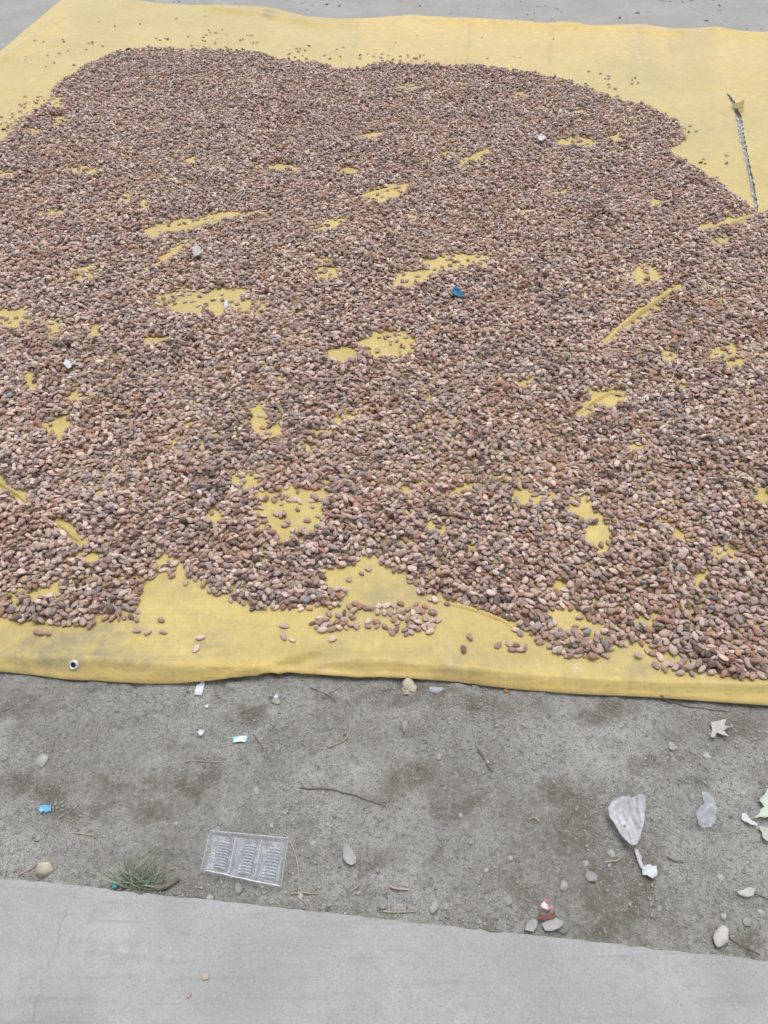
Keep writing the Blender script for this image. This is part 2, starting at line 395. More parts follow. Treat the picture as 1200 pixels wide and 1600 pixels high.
for cx, cy, rx, ry, s in [(100, 1012, 130, 34, 1), (175, 985, 60, 30, .7), (330, 1000, 60, 22, .55), (520, 1020, 50, 30, .35), (620, 935, 70, 35, .5), (60, 1030, 60, 20, .9), (215, 1030, 40, 16, .8),
                          (1010, 1045, 50, 12, .6), (330, 470, 90, 20, .25), (1000, 70, 15, 60, .35), (1010, 110, 40, 40, .25), (1120, 200, 70, 40, .2), (420, 20, 9, 6, 1.3), (770, 1030, 200, 25, .25), (960, 990, 40, 20, .4), (280, 920, 60, 25, .35)]:
    q = ((U_ - cx) / rx) ** 2 + ((V_ - cy) / ry) ** 2; stain_crease = np.maximum(stain_crease, s * np.exp(-q))
stain_crease = np.clip(stain_crease * 1.25 + .4 * np.clip(fbm(X * 2.2, Y * 2.2, 91, 3), 0, 1) * (Y < 3), 0, 1)
stain_crease = np.maximum(stain_crease, .55 * np.exp(-((Y - fy(X) - .048) / .006) ** 2) * vn(X * 9, X * 0, 15) * (X < .1))  # darker line along the front hem's fold
clean = np.clip(np.exp(-((by(X) - Y) / .9) ** 2) * .9 - .3 + .5 * fbm(X * 1.7, Y * 1.7, 95, 2), 0, .75)
uu = U_ + 10 * fbm(X * 9, Y * 9, 98, 2)
clean = clean * np.clip(sstep(552, 566, uu) * (1 - sstep(1040, 1068, uu)) + sstep(1104, 1122, uu) + (1 - sstep(95, 125, uu)), 0, 1)
clean = np.maximum(clean, .7 * np.exp(-((Y - fy(X) - .005) / .022) ** 2) * (.4 + .6 * vn(X * 4, X * 0, 19)))
for p in ([(983, 42), (995, 90), (1006, 140), (1010, 165)], [(862, 45), (858, 105)], [(735, 40), (730, 95)], [(1200, 183), (1165, 182), (1120, 178)], [(560, 34), (548, 100)], [(1045, 50), (1052, 120)], [(0, 1000), (90, 1006), (200, 1018)], [(380, 1030), (640, 1020), (760, 1040)], [(230, 930), (300, 960), (420, 985)]):  # dirty lines and crease shading, both put into the sheet colour
    P = GP(p, .01); stain_crease = np.maximum(stain_crease, .8 * np.exp(-(seg_dist(X, Y, P) / (.012 if p[0][1] < 500 else .006)) ** 2) * vn(X * 12, Y * 12, 33))
scuff = np.zeros_like(U_)
for p in ([(150, 985), (132, 1008), (120, 1035)], [(1112, 1060), (1116, 1100)], [(1098, 1062), (1104, 1072)], [(900, 1045), (905, 1080)], [(705, 1000), (710, 1060)], [(836, 1040), (838, 1058)], [(1140, 110), (1131, 148)], [(985, 40), (1000, 100), (1005, 140)], [(557, 35), (545, 90)]):
    P = GP(p, .01); scuff = np.maximum(scuff, .8 * np.exp(-(seg_dist(X, Y, P) / .008) ** 2) * vn(X * 80, Y * 80, 3) ** 1.5)
sh = link('sheet', mesh_np('tarp_sheet', np.c_[X.ravel(), Y.ravel(), Z.ravel()] - TO, grid_faces(nr, nc, keep), attrs={'stain_crease': stain_crease.ravel(), 'clean': clean.ravel(), 'scuff': scuff.ravel()}), TARP, tarp)

# sharp fold ridges standing up in the sheet
def ridge(px, hgt, wid):
    P = GP(px, .012)[:, :2]; seg = np.r_[0, np.cumsum(np.hypot(*np.diff(P, axis=0).T))]
    n = max(8, int(seg[-1] / .012)); q = np.linspace(0, seg[-1], n)
    cx, cy = np.interp(q, seg, P[:, 0]), np.interp(q, seg, P[:, 1])
    cx = cx + .004 * fbm(q * 15, q * 0, 5, 2); cy = cy + .004 * fbm(q * 15, q * 0 + 3, 6, 2)
    tx, ty = np.gradient(cx), np.gradient(cy); L = np.hypot(tx, ty); nx, ny = -ty / L, tx / L
    prof = [(-1, -.12), (-.62, .25), (-.3, .75), (-.08, 1), (.12, .96), (.3, .6), (.6, .18), (1, -.12)]
    env = np.sqrt(np.clip(np.sin(np.pi * (q / seg[-1] * .94 + .03)), 0, 1)); V = []
    for o_, h_ in prof:
        ww = wid * .8 * (.45 + .55 * env); x_ = cx + nx * o_ * ww; y_ = cy + ny * o_ * ww
        V.append(np.c_[x_, y_, T(x_, y_) + h_ * hgt * .65 * env - (.003 if h_ < 0 else 0) - .004 * (1 - env)])
    V = np.array(V); a = np.zeros(V.shape[0] * V.shape[1])
    o = link('fold_ridge', mesh_np('fold_ridge', V.reshape(-1, 3) - TO, grid_faces(len(prof), n), attrs={'stain_crease': a, 'clean': a + .12, 'scuff': a}), TARP, tarp)
    return P
RIDGES = [ridge(*r) for r in ([[(945, 535), (965, 515), (1000, 488), (1035, 465), (1060, 447)], .022, .02], [[(-15, 740), (12, 762), (45, 788)], .014, .012], [[(92, 816), (110, 832), (130, 850)], .014, .012],
          [[(900, 650), (920, 630), (950, 614), (975, 612)], .014, .016], [[(1095, 358), (1140, 350), (1190, 333)], .018, .022], [[(205, 440), (245, 415), (292, 386)], .012, .018],
          [[(712, 266), (738, 248), (762, 233)], .014, .022], [[(250, 365), (330, 346), (425, 331)], .012, .02], [[(530, 318), (580, 305), (640, 288)], .012, .02], [[(668, 930), (720, 945), (790, 970), (832, 1000)], .008, .012])]

# grommets
def grommet(u, v, rot):
    P = G(u, v, .018); x, y = P[:2]; e = .01
    z = float(T(x, y)); n = Vector((-(float(T(x + e, y)) - z) / e, -(float(T(x, y + e)) - z) / e, 1)).normalized()
    bm = bmesh.new(); prof = [(.0052, .0), (.0055, .0022), (.0075, .0032), (.0102, .0022), (.0112, -.001)]
    rings = [[bm.verts.new((r * math.cos(2 * math.pi * i / 28), r * math.sin(2 * math.pi * i / 28), h)) for i in range(28)] for r, h in prof]
    for a_, b_ in zip(rings[:-1], rings[1:]):
        for i in range(28): bm.faces.new((a_[i], b_[i], b_[(i + 1) % 28], a_[(i + 1) % 28])).smooth = True
    me = bpy.data.meshes.new('grommet'); bm.to_mesh(me); bm.free()
    o = link('grommet', me, METAL, tarp); o['label'] = 'round metal eyelet ring in the tarpaulin edge'
    o.rotation_euler = n.to_track_quat('Z', 'Y').to_euler(); o.location = Vector((x, y, z + .0015)) - Vector(TO)
    bm = bmesh.new(); bmesh.ops.create_circle(bm, cap_ends=True, segments=7, radius=.0056)
    me = bpy.data.meshes.new('grommet_hole'); bm.to_mesh(me); bm.free()
    h = link('hole', me, HOLE, o); h.location = (0, 0, .0009)
HOLE = simple('dark_hole', (.02, .02, .022), .9, .1, 50, bump=0)
grommet(116, 1041, 0); grommet(1093, 49, 0)
# frayed threads along the tear
bmv, bmf = [], []
for i in range(90):
    q = random.random(); side = random.random() < .5; P = tl if side else tr
    y = y0t + (y1t - y0t) * q; x = np.interp(y, P[:, 1], P[:, 0]); z = float(T(x, y)) + .003
    a = random.uniform(-1.3, 1.3) + (0 if side else math.pi); L = random.uniform(.008, .028); wd = .0009
    dx, dy = math.cos(a) * L, math.sin(a) * L * 1.5; b0 = len(bmv); zz = z - .004 + random.uniform(-.004, .003)
    px_, py_ = -dy / L * wd, dx / L * wd
    sx = x - dx * .35; sy = y - dy * .35
    mx, my, mz = x + dx * .3, y + dy * .3, zz + .001
    bmv += [(sx - px_, sy - py_, z), (sx + px_, sy + py_, z), (mx - px_, my - py_, mz), (mx + px_, my + py_, mz), (x + dx, y + dy, zz - .003)] ; bmv.append((x + dx + px_, y + dy + py_, zz - .003))
    bmf += [(b0, b0 + 1, b0 + 3, b0 + 2), (b0 + 2, b0 + 3, b0 + 5, b0 + 4)]
o = link('frayed_threads', mesh_np('frayed_threads', np.array(bmv) - TO, bmf), THREAD, tarp); o['kind'] = 'stuff'; o['label'] = 'white frayed threads along the long tear'
# lifted torn flap
P = [G(*p) for p in ((1141, 170), (1160, 166), (1158, 188), (1150, 176))]
bm = bmesh.new(); f0 = [bm.verts.new(Vector(p) - Vector(TO) + Vector((0, 0, dz))) for p, dz in zip(P, (.014, .03, .012, .02))]
bm.faces.new(f0); bmesh.ops.solidify(bm, geom=bm.faces[:], thickness=.001); me = bpy.data.meshes.new('torn_flap'); bm.to_mesh(me); bm.free()
link('torn_flap', me, TARP, tarp)

# ------------------------------------------------------------------ the bed of cocoa beans
front_bed = [(-900, 985), (0, 955), (25, 967), (70, 977), (120, 983), (146, 982), (150, 962), (200, 950), (228, 927), (224, 899), (270, 905), (280, 868), (291, 902), (330, 925), (385, 947), (475, 956), (530, 946), (545, 927), (508, 915),
             (505, 898), (522, 888), (556, 880), (562, 860), (602, 880), (630, 895), (650, 925), (690, 946), (765, 957), (795, 977), (820, 997), (860, 1020), (897, 1030), (943, 1040), (960, 1015), (982, 1000), (1015, 1008),
             (1060, 1030), (1100, 1050), (1150, 1060), (1200, 1063), (1900, 1085)]
back_bed = [(1900, 360), (1215, 318), (1190, 332), (1165, 318), (1130, 290), (1075, 255), (1045, 236), (1072, 214), (1060, 190), (1010, 166), (950, 150), (890, 126), (830, 113), (740, 103), (680, 104), (590, 98), (560, 109), (525, 106), (500, 96), (440, 92),
            (400, 80), (300, 78), (230, 75), (180, 82), (130, 105), (85, 135), (75, 158), (40, 188), (0, 224), (-60, 262), (-160, 330), (-400, 420), (-900, 520)]
BED = GP(front_bed + back_bed, .016)[:, :2]
def inside(x, y, P):
    r = np.zeros(np.shape(x), bool); n = len(P)
    for i in range(n):
        x0, y0 = P[i]; x1, y1 = P[(i + 1) % n]
        if y0 == y1: continue
        c_ = ((y0 > y) != (y1 > y)) & (x < (x1 - x0) * (y - y0) / (y1 - y0) + x0); r ^= c_
    return r
bare_px = [(322, 471, 88, 20, 0), (18, 497, 32, 17, 0), (243, 532, 21, 9, 0), (602, 538, 42, 21, 0), (535, 552, 28, 9, 0), (712, 408, 54, 14, -4), (652, 432, 34, 12, -12), (605, 303, 36, 11, -14), (290, 352, 50, 10, -8), (262, 400, 44, 6, -30),
           (132, 426, 24, 12, 0), (80, 331, 19, 6, 0), (198, 302, 9, 8, 0), (227, 320, 9, 10, 0), (580, 212, 22, 7, 0), (548, 268, 16, 6, 0), (740, 247, 28, 7, -30), (1002, 430, 24, 16, 0), (1005, 488, 60, 7, -38), (404, 652, 13, 27, 0),
           (432, 672, 12, 14, 0), (540, 650, 16, 8, -15), (500, 672, 16, 6, 0), (383, 750, 23, 10, 0), (458, 808, 55, 27, 0), (478, 770, 35, 14, 0), (420, 775, 18, 8, 0), (92, 668, 17, 13, 0), (50, 595, 9, 15, 0), (122, 622, 17, 8, 0), (190, 641, 14, 7, 0),
           (947, 620, 30, 10, 0), (918, 643, 18, 6, -35), (832, 772, 30, 14, -12), (935, 830, 20, 32, 0), (905, 790, 22, 20, 0), (1135, 555, 34, 18, 0), (1050, 555, 20, 10, 0), (1140, 868, 24, 18, 0), (680, 822, 11, 12, 0), (735, 862, 10, 9, 0),
           (518, 350, 26, 9, -20), (512, 428, 22, 9, 0), (900, 223, 30, 8, 0), (962, 214, 13, 6, 0), (1022, 316, 10, 8, 0), (1130, 376, 10, 10, 0), (1140, 347, 50, 6, -12), (440, 262, 26, 6, 0), (130, 266, 34, 7, 0), (14, 271, 18, 5, 0), (90, 188, 14, 6, 0),
           (640, 136, 16, 5, 0), (50, 206, 20, 7, 0), (88, 160, 16, 8, 0), (815, 147, 14, 5, 0), (905, 173, 12, 4, 0), (700, 242, 18, 5, 0), (240, 360, 22, 8, -15), (370, 335, 45, 5, -10), (150, 515, 10, 10, 0), (20, 770, 30, 5, 40), (110, 832, 24, 5, 42),
           (60, 922, 28, 9, 0), (20, 940, 20, 10, 0), (85, 935, 10, 10, 0), (266, 880, 8, 14, 0), (135, 870, 10, 9, 0), (875, 915, 16, 9, 0), (910, 880, 12, 8, 0), (1100, 905, 12, 8, 0), (1020, 960, 9, 12, 0), (880, 965, 30, 8, 0), (920, 985, 26, 12, 0),
           (800, 745, 18, 7, 0), (640, 770, 12, 8, 0), (330, 800, 14, 12, 0), (640, 845, 9, 7, 0), (720, 760, 12, 6, 0), (1065, 830, 16, 7, 0), (1190, 775, 18, 10, 0), (820, 595, 16, 7, 0), (540, 900, 20, 14, 0), (480, 700, 12, 5, 0), (160, 770, 14, 8, 0), (85, 510, 10, 10, 0),
           (1000, 705, 14, 6, 0), (700, 655, 10, 5, 0), (430, 590, 10, 5, 0), (300, 250, 12, 4, 0), (640, 340, 14, 4, 0), (820, 330, 12, 4, 0), (870, 300, 20, 4, 0), (720, 130, 14, 4, 0), (360, 170, 14, 3, 0), (1060, 600, 12, 8, 0), (505, 410, 16, 6, 0)]
BARE = []
for cx, cy, rx, ry, a in bare_px:
    a = math.radians(a); q = []
    for i in range(18):
        th = i / 18 * 2 * math.pi; ex, ey = rx * math.cos(th), ry * math.sin(th)
        q.append((cx + ex * math.cos(a) - ey * math.sin(a), cy + ex * math.sin(a) + ey * math.cos(a)))
    BARE.append((cx, cy, rx, ry, a))
def bare_at(x, y, z=.016):
    wx = x + .024 * fbm(x * 22, y * 22, 101, 3); wy = y + .032 * fbm(x * 20, y * 20, 102, 3)
    u, v = topx(wx, wy, z); b = np.zeros(u.shape)
    for cx, cy, rx, ry, a in BARE:
        m_ = (np.abs(u - cx) < 1.7 * max(rx, ry) + 5) & (np.abs(v - cy) < 1.7 * max(rx, ry) + 5)
        if not m_.any(): continue
        du, dv = u[m_] - cx, v[m_] - cy
        p = (du * math.cos(a) + dv * math.sin(a)) / (rx + 1); q = (-du * math.sin(a) + dv * math.cos(a)) / (ry + .5)
        b[m_] = np.maximum(b[m_], 1 - sstep(.15, 1.6, p * p + q * q))
    return np.clip(b + .55 * fbm(x * 42, y * 42, 105, 3) * (b > .03), 0, 1)
# density on a lattice
HEX = .0137
nxh, nyh = int(6.2 / HEX), int(5.4 / (HEX * .866))
ii, jj = np.meshgrid(np.arange(nxh), np.arange(nyh))
def lattice(seed, shift):
    r = np.random.default_rng(seed)
    x = -3.0 + (ii + .5 * (jj % 2) + shift) * HEX + r.normal(0, .0030, ii.shape); y = .84 + (jj + shift) * HEX * .866 + r.normal(0, .0030, ii.shape)
    return x.ravel(), y.ravel(), (ii % 3 + 3 * (jj % 3)).ravel(), r
XS, YS, ZS, RS, SZ, LAY = [], [], [], [], [], []
cell = .002; hx0, hy0 = -3.1, .75
hw, hh = int(6.3 / cell), int(5.7 / cell)
gxx = hx0 + np.arange(hw) * cell; gyy = hy0 + np.arange(hh) * cell
hm = np.zeros((hh, hw), np.float32)
for r0 in range(0, hh, 200):
    A, B = np.meshgrid(gxx[::4], gyy[r0:r0 + 200:4]); q = T(A, B); hm[r0:r0 + 200] = np.repeat(np.repeat(q, 4, 0), 4, 1)[:min(200, hh - r0), :hw]
def hsamp(x, y):
    i = np.clip(((x - hx0) / cell + .5).astype(int), 0, hw - 1); j = np.clip(((y - hy0) / cell + .5).astype(int), 0, hh - 1); return j, i
sten = [(0, 0)] + [(.5 * math.cos(a), .5 * math.sin(a)) for a in np.arange(6) * math.pi / 3] + [(.9 * math.cos(a), .9 * math.sin(a)) for a in np.arange(8) * math.pi / 4]
sten = np.array(sten); pinv = np.linalg.pinv(np.c_[np.ones(len(sten)), sten])
g1, g2 = np.meshgrid(np.linspace(-.95, .95, 11), np.linspace(-.92, .92, 7)); ok = g1 ** 2 + g2 ** 2 < .97; stamp = np.c_[g1[ok], g2[ok]]
dome = np.sqrt(np.clip(1 - (stamp ** 2).sum(1), 0, 1))
def drop(x, y, sz, yaw, r):
    """rest a batch of beans (none overlapping another of the batch) on what lies below"""
    a, b, c_ = sz[:, 0], sz[:, 1], sz[:, 2]; cw, sw = np.cos(yaw), np.sin(yaw)
    lx = sten[:, 0] * a[:, None]; ly = sten[:, 1] * b[:, None]
    j, i = hsamp(x[:, None] + lx * cw[:, None] - ly * sw[:, None], y[:, None] + lx * sw[:, None] + ly * cw[:, None])
    h = hm[j, i]; co = h @ pinv.T; h0, hx, hy = co[:, 0], co[:, 1] / a, co[:, 2] / b
    hx = np.clip(hx * .75, -.6, .6) + r.normal(0, .07, len(x)); hy = np.clip(hy * .75, -.75, .75) + r.normal(0, .13, len(x))
    res = h - (h0[:, None] + hx[:, None] * lx + hy[:, None] * ly)
    z = h0 + np.percentile(res, 72, axis=1) + c_ * .86
    sx = stamp[:, 0] * a[:, None]; sy = stamp[:, 1] * b[:, None]
    j, i = hsamp(x[:, None] + sx * cw[:, None] - sy * sw[:, None], y[:, None] + sx * sw[:, None] + sy * cw[:, None])
    zt = z[:, None] + hx[:, None] * sx + hy[:, None] * sy + c_[:, None] * dome
    np.maximum.at(hm, (j.ravel(), i.ravel()), zt.ravel().astype(np.float32))
    n = np.stack([-hx, -hy, np.ones_like(hx)], 1); n /= np.linalg.norm(n, axis=1)[:, None]
    ex = np.stack([np.ones_like(hx), 0 * hx, hx], 1); ex /= np.linalg.norm(ex, axis=1)[:, None]; ey = np.cross(n, ex)
    R = np.stack([ex, ey, n], 2)
    Rz = np.zeros_like(R); Rz[:, 0, 0] = cw; Rz[:, 0, 1] = -sw; Rz[:, 1, 0] = sw; Rz[:, 1, 1] = cw; Rz[:, 2, 2] = 1
    return z, Rz @ R
def sizes(n, r):
    s = r.normal(1, .11, n).clip(.72, 1.3)
    return np.c_[.0099 * s * r.normal(1, .09, n), .0060 * s * r.normal(1, .10, n), .0039 * s * r.normal(1, .16, n).clip(.55, 1.5)]
def in_view(x, y, margin):
    zc = depth(x, y); return (np.abs(x) < zc * .5 + margin) & (y > .8)
def add(x, y, lay, r, cls=None):
    if cls is None: cls = np.arange(len(x)) % 9
    for c_ in range(9):
        m_ = cls == c_
        if not m_.any(): continue
        sz = sizes(m_.sum(), r); yaw = r.uniform(0, 2 * math.pi, m_.sum())
        z, R = drop(x[m_], y[m_], sz, yaw, r)
        XS.append(x[m_]); YS.append(y[m_]); ZS.append(z); RS.append(R); SZ.append(sz); LAY.append(np.full(m_.sum(), lay))
def ridge_clear(x, y):
    k_ = np.ones(len(x), bool)
    for i_, P in enumerate(RIDGES): k_ &= seg_dist(x, y, P) > (.012 if i_ < 5 else .006)
    return k_
for lay, (seed, sh_) in enumerate(((201, 0), (202, .37), (203, .71))):
    x, y, cls, r = lattice(seed, sh_)
    m_ = in_view(x, y, .24) & inside(x + .012 * fbm(x * 20, y * 20, 7, 2), y + .012 * fbm(x * 20, y * 20, 9, 2), BED)
    x, y, cls = x[m_], y[m_], cls[m_]
    m_ = ridge_clear(x, y); x, y, cls = x[m_], y[m_], cls[m_]
    thick = fbm(x * 7, y * 7, 111, 3) * .9 + fbm(x * 1.8, y * 1.8, 113, 2) * .35
    b = bare_at(x, y); rnd = r.random(len(x))
    if lay == 0: p = np.where(b > .58, .16, np.where(b > .34, .6, 1 - .4 * b)) * np.clip(1.18 + .75 * np.minimum(thick + .5, 0), .45, .975)
    elif lay == 1: p = np.clip(.58 + .75 * thick, .08, .95) * (b < .22)
    else: p = np.clip(-.06 + .5 * thick, 0, .35) * (b < .05)
    if lay: # thin out towards the rim
        e = inside(x + .02, y, BED) & inside(x - .02, y, BED) & inside(x, y - .02, BED) & inside(x, y + .02, BED); p = np.where(e, p, p * .35)
    m_ = rnd < p
    add(x[m_], y[m_], lay, r, cls[m_])
# strays on the open tarpaulin, as seen in the photograph
r = np.random.default_rng(77)
stray = [(62, 991), (76, 992), (215, 988), (232, 991), (256, 990), (214, 968), (252, 970), (314, 1000), (308, 1018), (444, 980), (444, 998), (457, 1004), (520, 1001), (519, 985), (642, 988), (672, 988), (635, 993), (685, 968), (734, 996), (724, 1017), (778, 1010),
         (796, 1008), (806, 1010), (812, 1018), (800, 1018), (820, 1015), (813, 1010), (806, 1020), (1010, 1018), (1021, 1022), (1030, 1028), (1048, 1038), (1055, 1045), (1066, 1047), (1078, 1046), (1094, 1050), (1110, 1055), (1128, 1058), (1150, 1056), (1172, 1062), (1195, 1060),
         (1155, 1063), (290, 910), (565, 895), (575, 888), (545, 905), (300, 470), (322, 476), (352, 472), (380, 468), (270, 466), (360, 484), (590, 545), (610, 530), (700, 405), (740, 408), (445, 805), (465, 795), (450, 815), (480, 812), (930, 815), (940, 850), (1130, 555), (1145, 560), (1120, 550)]
cl = [(600, 965, 95, 26, 95), (520, 975, 35, 14, 26), (660, 968, 25, 16, 16), (930, 1000, 45, 22, 40), (1080, 1040, 60, 16, 30), (70, 955, 70, 20, 40), (180, 955, 40, 14, 20), (45, 190, 55, 22, 60), (60, 165, 40, 18, 26), (120, 85, 90, 30, 26), (330, 60, 90, 12, 26), (520, 80, 80, 14, 22), (640, 92, 70, 8, 26),
      (720, 70, 160, 25, 8), (930, 125, 70, 16, 18), (1080, 205, 14, 10, 5), (1110, 245, 40, 20, 5), (250, 40, 120, 20, 8), (540, 600, 500, 300, 0)]
for cx, cy, rx, ry, n in cl:
    for _ in range(n):
        a_, q = r.uniform(0, 2 * math.pi), math.sqrt(r.random()); stray.append((cx + rx * q * math.cos(a_), cy + ry * q * math.sin(a_)))
P = GP(stray, .016); keep_ = []
for i, p in enumerate(P):          # single layer: keep them apart
    if all((p[0] - P[j][0]) ** 2 + (p[1] - P[j][1]) ** 2 > .0108 ** 2 for j in keep_): keep_.append(i)
P = P[keep_]
for i in range(0, len(P)): add(P[i:i + 1, 0], P[i:i + 1, 1], 5, r, np.zeros(1, int))
XB = np.concatenate(XS); YB = np.concatenate(YS); ZB = np.concatenate(ZS); RB = np.concatenate(RS); SB = np.concatenate(SZ); LB = np.concatenate(LAY)
NB = len(XB)
# some beans lie rolled on their side
roll = np.where(RNG.random(NB) < .16, RNG.normal(0, .7, NB), RNG.normal(0, .1, NB))
Rx = np.zeros((NB, 3, 3)); Rx[:, 0, 0] = 1; Rx[:, 1, 1] = Rx[:, 2, 2] = np.cos(roll); Rx[:, 1, 2] = -np.sin(roll); Rx[:, 2, 1] = np.sin(roll)
RB = RB @ Rx
CLASSES = [('pinkish tan', (.49, .35, .295), .33), ('pale tan', (.64, .495, .425), .18), ('mid brown', (.345, .225, .18), .24), ('reddish brown', (.36, .18, .13), .10), ('greyish mauve', (.31, .25, .245), .07),
           ('dark brown', (.145, .09, .075), .07), ('orange tan', (.49, .30, .165), .018), ('slate grey', (.23, .235, .265), .010), ('olive brown', (.31, .245, .145), .012)]
pr = np.array([c_[2] for c_ in CLASSES]); tone = fbm(XB * 11, YB * 11, 301, 2); tone2 = fbm(XB * 9, YB * 9, 311, 2)
W = np.tile(pr, (NB, 1)); W[:, 3] *= np.exp(2.2 * tone); W[:, 0] *= np.exp(.8 * tone); W[:, 4] *= np.exp(-2.2 * tone); W[:, 5] *= np.exp(1.8 * tone2); W[:, 1] *= np.exp(-1.2 * tone2); W[:, 6] *= np.exp(2.5 * tone - 1 * tone2); W[:, 7] *= np.exp(-1.2 * tone)
W /= W.sum(1)[:, None]; CB = (RNG.random(NB)[:, None] > W.cumsum(1)).sum(1).clip(0, len(CLASSES) - 1)
TB = np.array([c_[1] for c_ in CLASSES])[CB] * RNG.normal(1, .13, NB).clip(.65, 1.35)[:, None]
# unit beans at several resolutions
def unit(nseg, lats, bottom):
    V = [(0, 0, 1)]; F = []
    for la in lats:
        for i in range(nseg):
            t_ = 2 * math.pi * i / nseg; V.append((math.cos(la) * math.cos(t_), math.cos(la) * math.sin(t_), math.sin(la)))
    for i in range(nseg): F.append((0, 1 + i, 1 + (i + 1) % nseg))
    for k_ in range(len(lats) - 1):
        for i in range(nseg):
            a_, b_, c_, d_ = 1 + k_ * nseg + i, 1 + k_ * nseg + (i + 1) % nseg, 1 + (k_ + 1) * nseg + (i + 1) % nseg, 1 + (k_ + 1) * nseg + i
            F += [(a_, d_, c_), (a_, c_, b_)]
    if bottom:
        n_ = len(V); V.append((0, 0, -1)); o_ = 1 + (len(lats) - 1) * nseg
        for i in range(nseg): F.append((n_, o_ + (i + 1) % nseg, o_ + i))
    return np.array(V, float), np.array(F)
D = math.radians
U_HI = unit(14, [D(62), D(36), D(12), D(-12), D(-36), D(-62)], True)
U_NEAR = unit(9, [D(52), D(16), D(-22)], True)
U_MID = unit(8, [D(42), D(-8)], False)
U_FAR = unit(6, [D(38), D(-12)], False)
def shape(U, n, r):
    """n individual bean bodies from a unit bean: egg taper, kidney bend, dents"""
    V = np.repeat(U[None], n, 0); x, y, z = V[..., 0].copy(), V[..., 1].copy(), V[..., 2].copy()
    eg = r.normal(0, .16, n)[:, None]; be = r.normal(0, .2, n)[:, None]; dz_ = r.normal(0, .1, n)[:, None]; pw = r.uniform(.82, 1.0, n)[:, None]
    y = np.sign(y) * np.abs(y) ** pw * (1 + eg * x) + be * (x * x - .4)
    z = z * (1 - .5 * eg * x) + dz_ * (x * x - .4) - .12 * np.where(z > 0, 1, 0) * np.exp(-(y / .35) ** 2) * r.random(n)[:, None]
    lump = r.normal(0, .016 if V.shape[1] > 60 else .035, V.shape[:2]); lump -= lump.mean(1)[:, None]; k_ = 1 + lump
    return np.stack([x * k_, y * k_, z * k_], -1)
u_b, v_b = topx(XB, YB, ZB)
j, i = hsamp(XB, YB); top = hm[j, i] - (ZB + SB[:, 2]) < .002
vis = top & (u_b > 4) & (u_b < 1196)
cand = np.where(vis)[0]; ind = cand[np.argsort(depth(XB[cand], YB[cand], ZB[cand]) / np.sqrt(SB[cand, 0] * SB[cand, 1] / 5.2e-5) ** .5)][:300]
is_ind = np.zeros(NB, bool); is_ind[ind] = True
zc = depth(XB, YB); offview = np.abs(XB) > zc * .5 + .02
lod = np.where(offview, 3, np.where(zc < 1.95, 1, np.where(zc < 2.9, 2, 3)))
VV, FF, CC = [], [], []; base = 0
for L, U in ((1, U_NEAR), (2, U_MID), (3, U_FAR)):
    s_ = np.where((lod == L) & ~is_ind)[0]; n = len(s_)
    if not n: continue
    B = shape(U[0], n, RNG) * SB[s_][:, None, :]
    B = np.einsum('nij,nvj->nvi', RB[s_], B) + np.c_[XB[s_], YB[s_], ZB[s_]][:, None, :]
    nv = len(U[0]); VV.append(B.reshape(-1, 3)); FF.append((U[1][None] + (np.arange(n) * nv)[:, None, None] + base).reshape(-1, 3)); CC.append(np.repeat(TB[s_], nv, 0)); base += n * nv
bed = link('cocoa_beans', mesh_np('cocoa_beans', np.vstack(VV), np.vstack(FF), attrs={'tint': np.vstack(CC)}), BEAN)
tag(bed, 'deep bed of dried brown cocoa beans spread thickly over the yellow tarpaulin', 'cocoa beans', kind='stuff')
# the 300 that show largest, one by one
variants = {}
def variant(ci, k_):
    if (ci, k_) not in variants:
        rr = np.random.default_rng(900 + k_); Vs = shape(U_HI[0], 1, rr)[0]; rr2 = np.random.default_rng(40 + ci * 10 + k_)
        t_ = np.tile(np.array(CLASSES[ci][1]) * rr2.normal(1, .1), (len(Vs), 1))
        variants[ci, k_] = mesh_np('cocoa_bean', Vs, U_HI[1], attrs={'tint': t_}); variants[ci, k_].materials.append(BEAN)
    return variants[ci, k_]
bed_in = inside(XB, YB, BED)
for q in ind:
    ci = int(CB[q]); nm = CLASSES[ci][0]
    o = link('cocoa_bean', variant(ci, random.randrange(6)), None)
    mtx = Matrix([list(RB[q][r_] * SB[q]) for r_ in range(3)]).to_4x4(); mtx.translation = (XB[q], YB[q], ZB[q]); o.matrix_world = mtx
    if bed_in[q]: tag(o, f'{nm} cocoa bean in the packed rim along the tarpaulin\'s front hem', 'cocoa bean', f'{nm} beans of the front rim')
    else: tag(o, f'{nm} cocoa bean strayed onto bare tarpaulin by the front hem', 'cocoa bean', f'{nm} stray beans by the front hem')

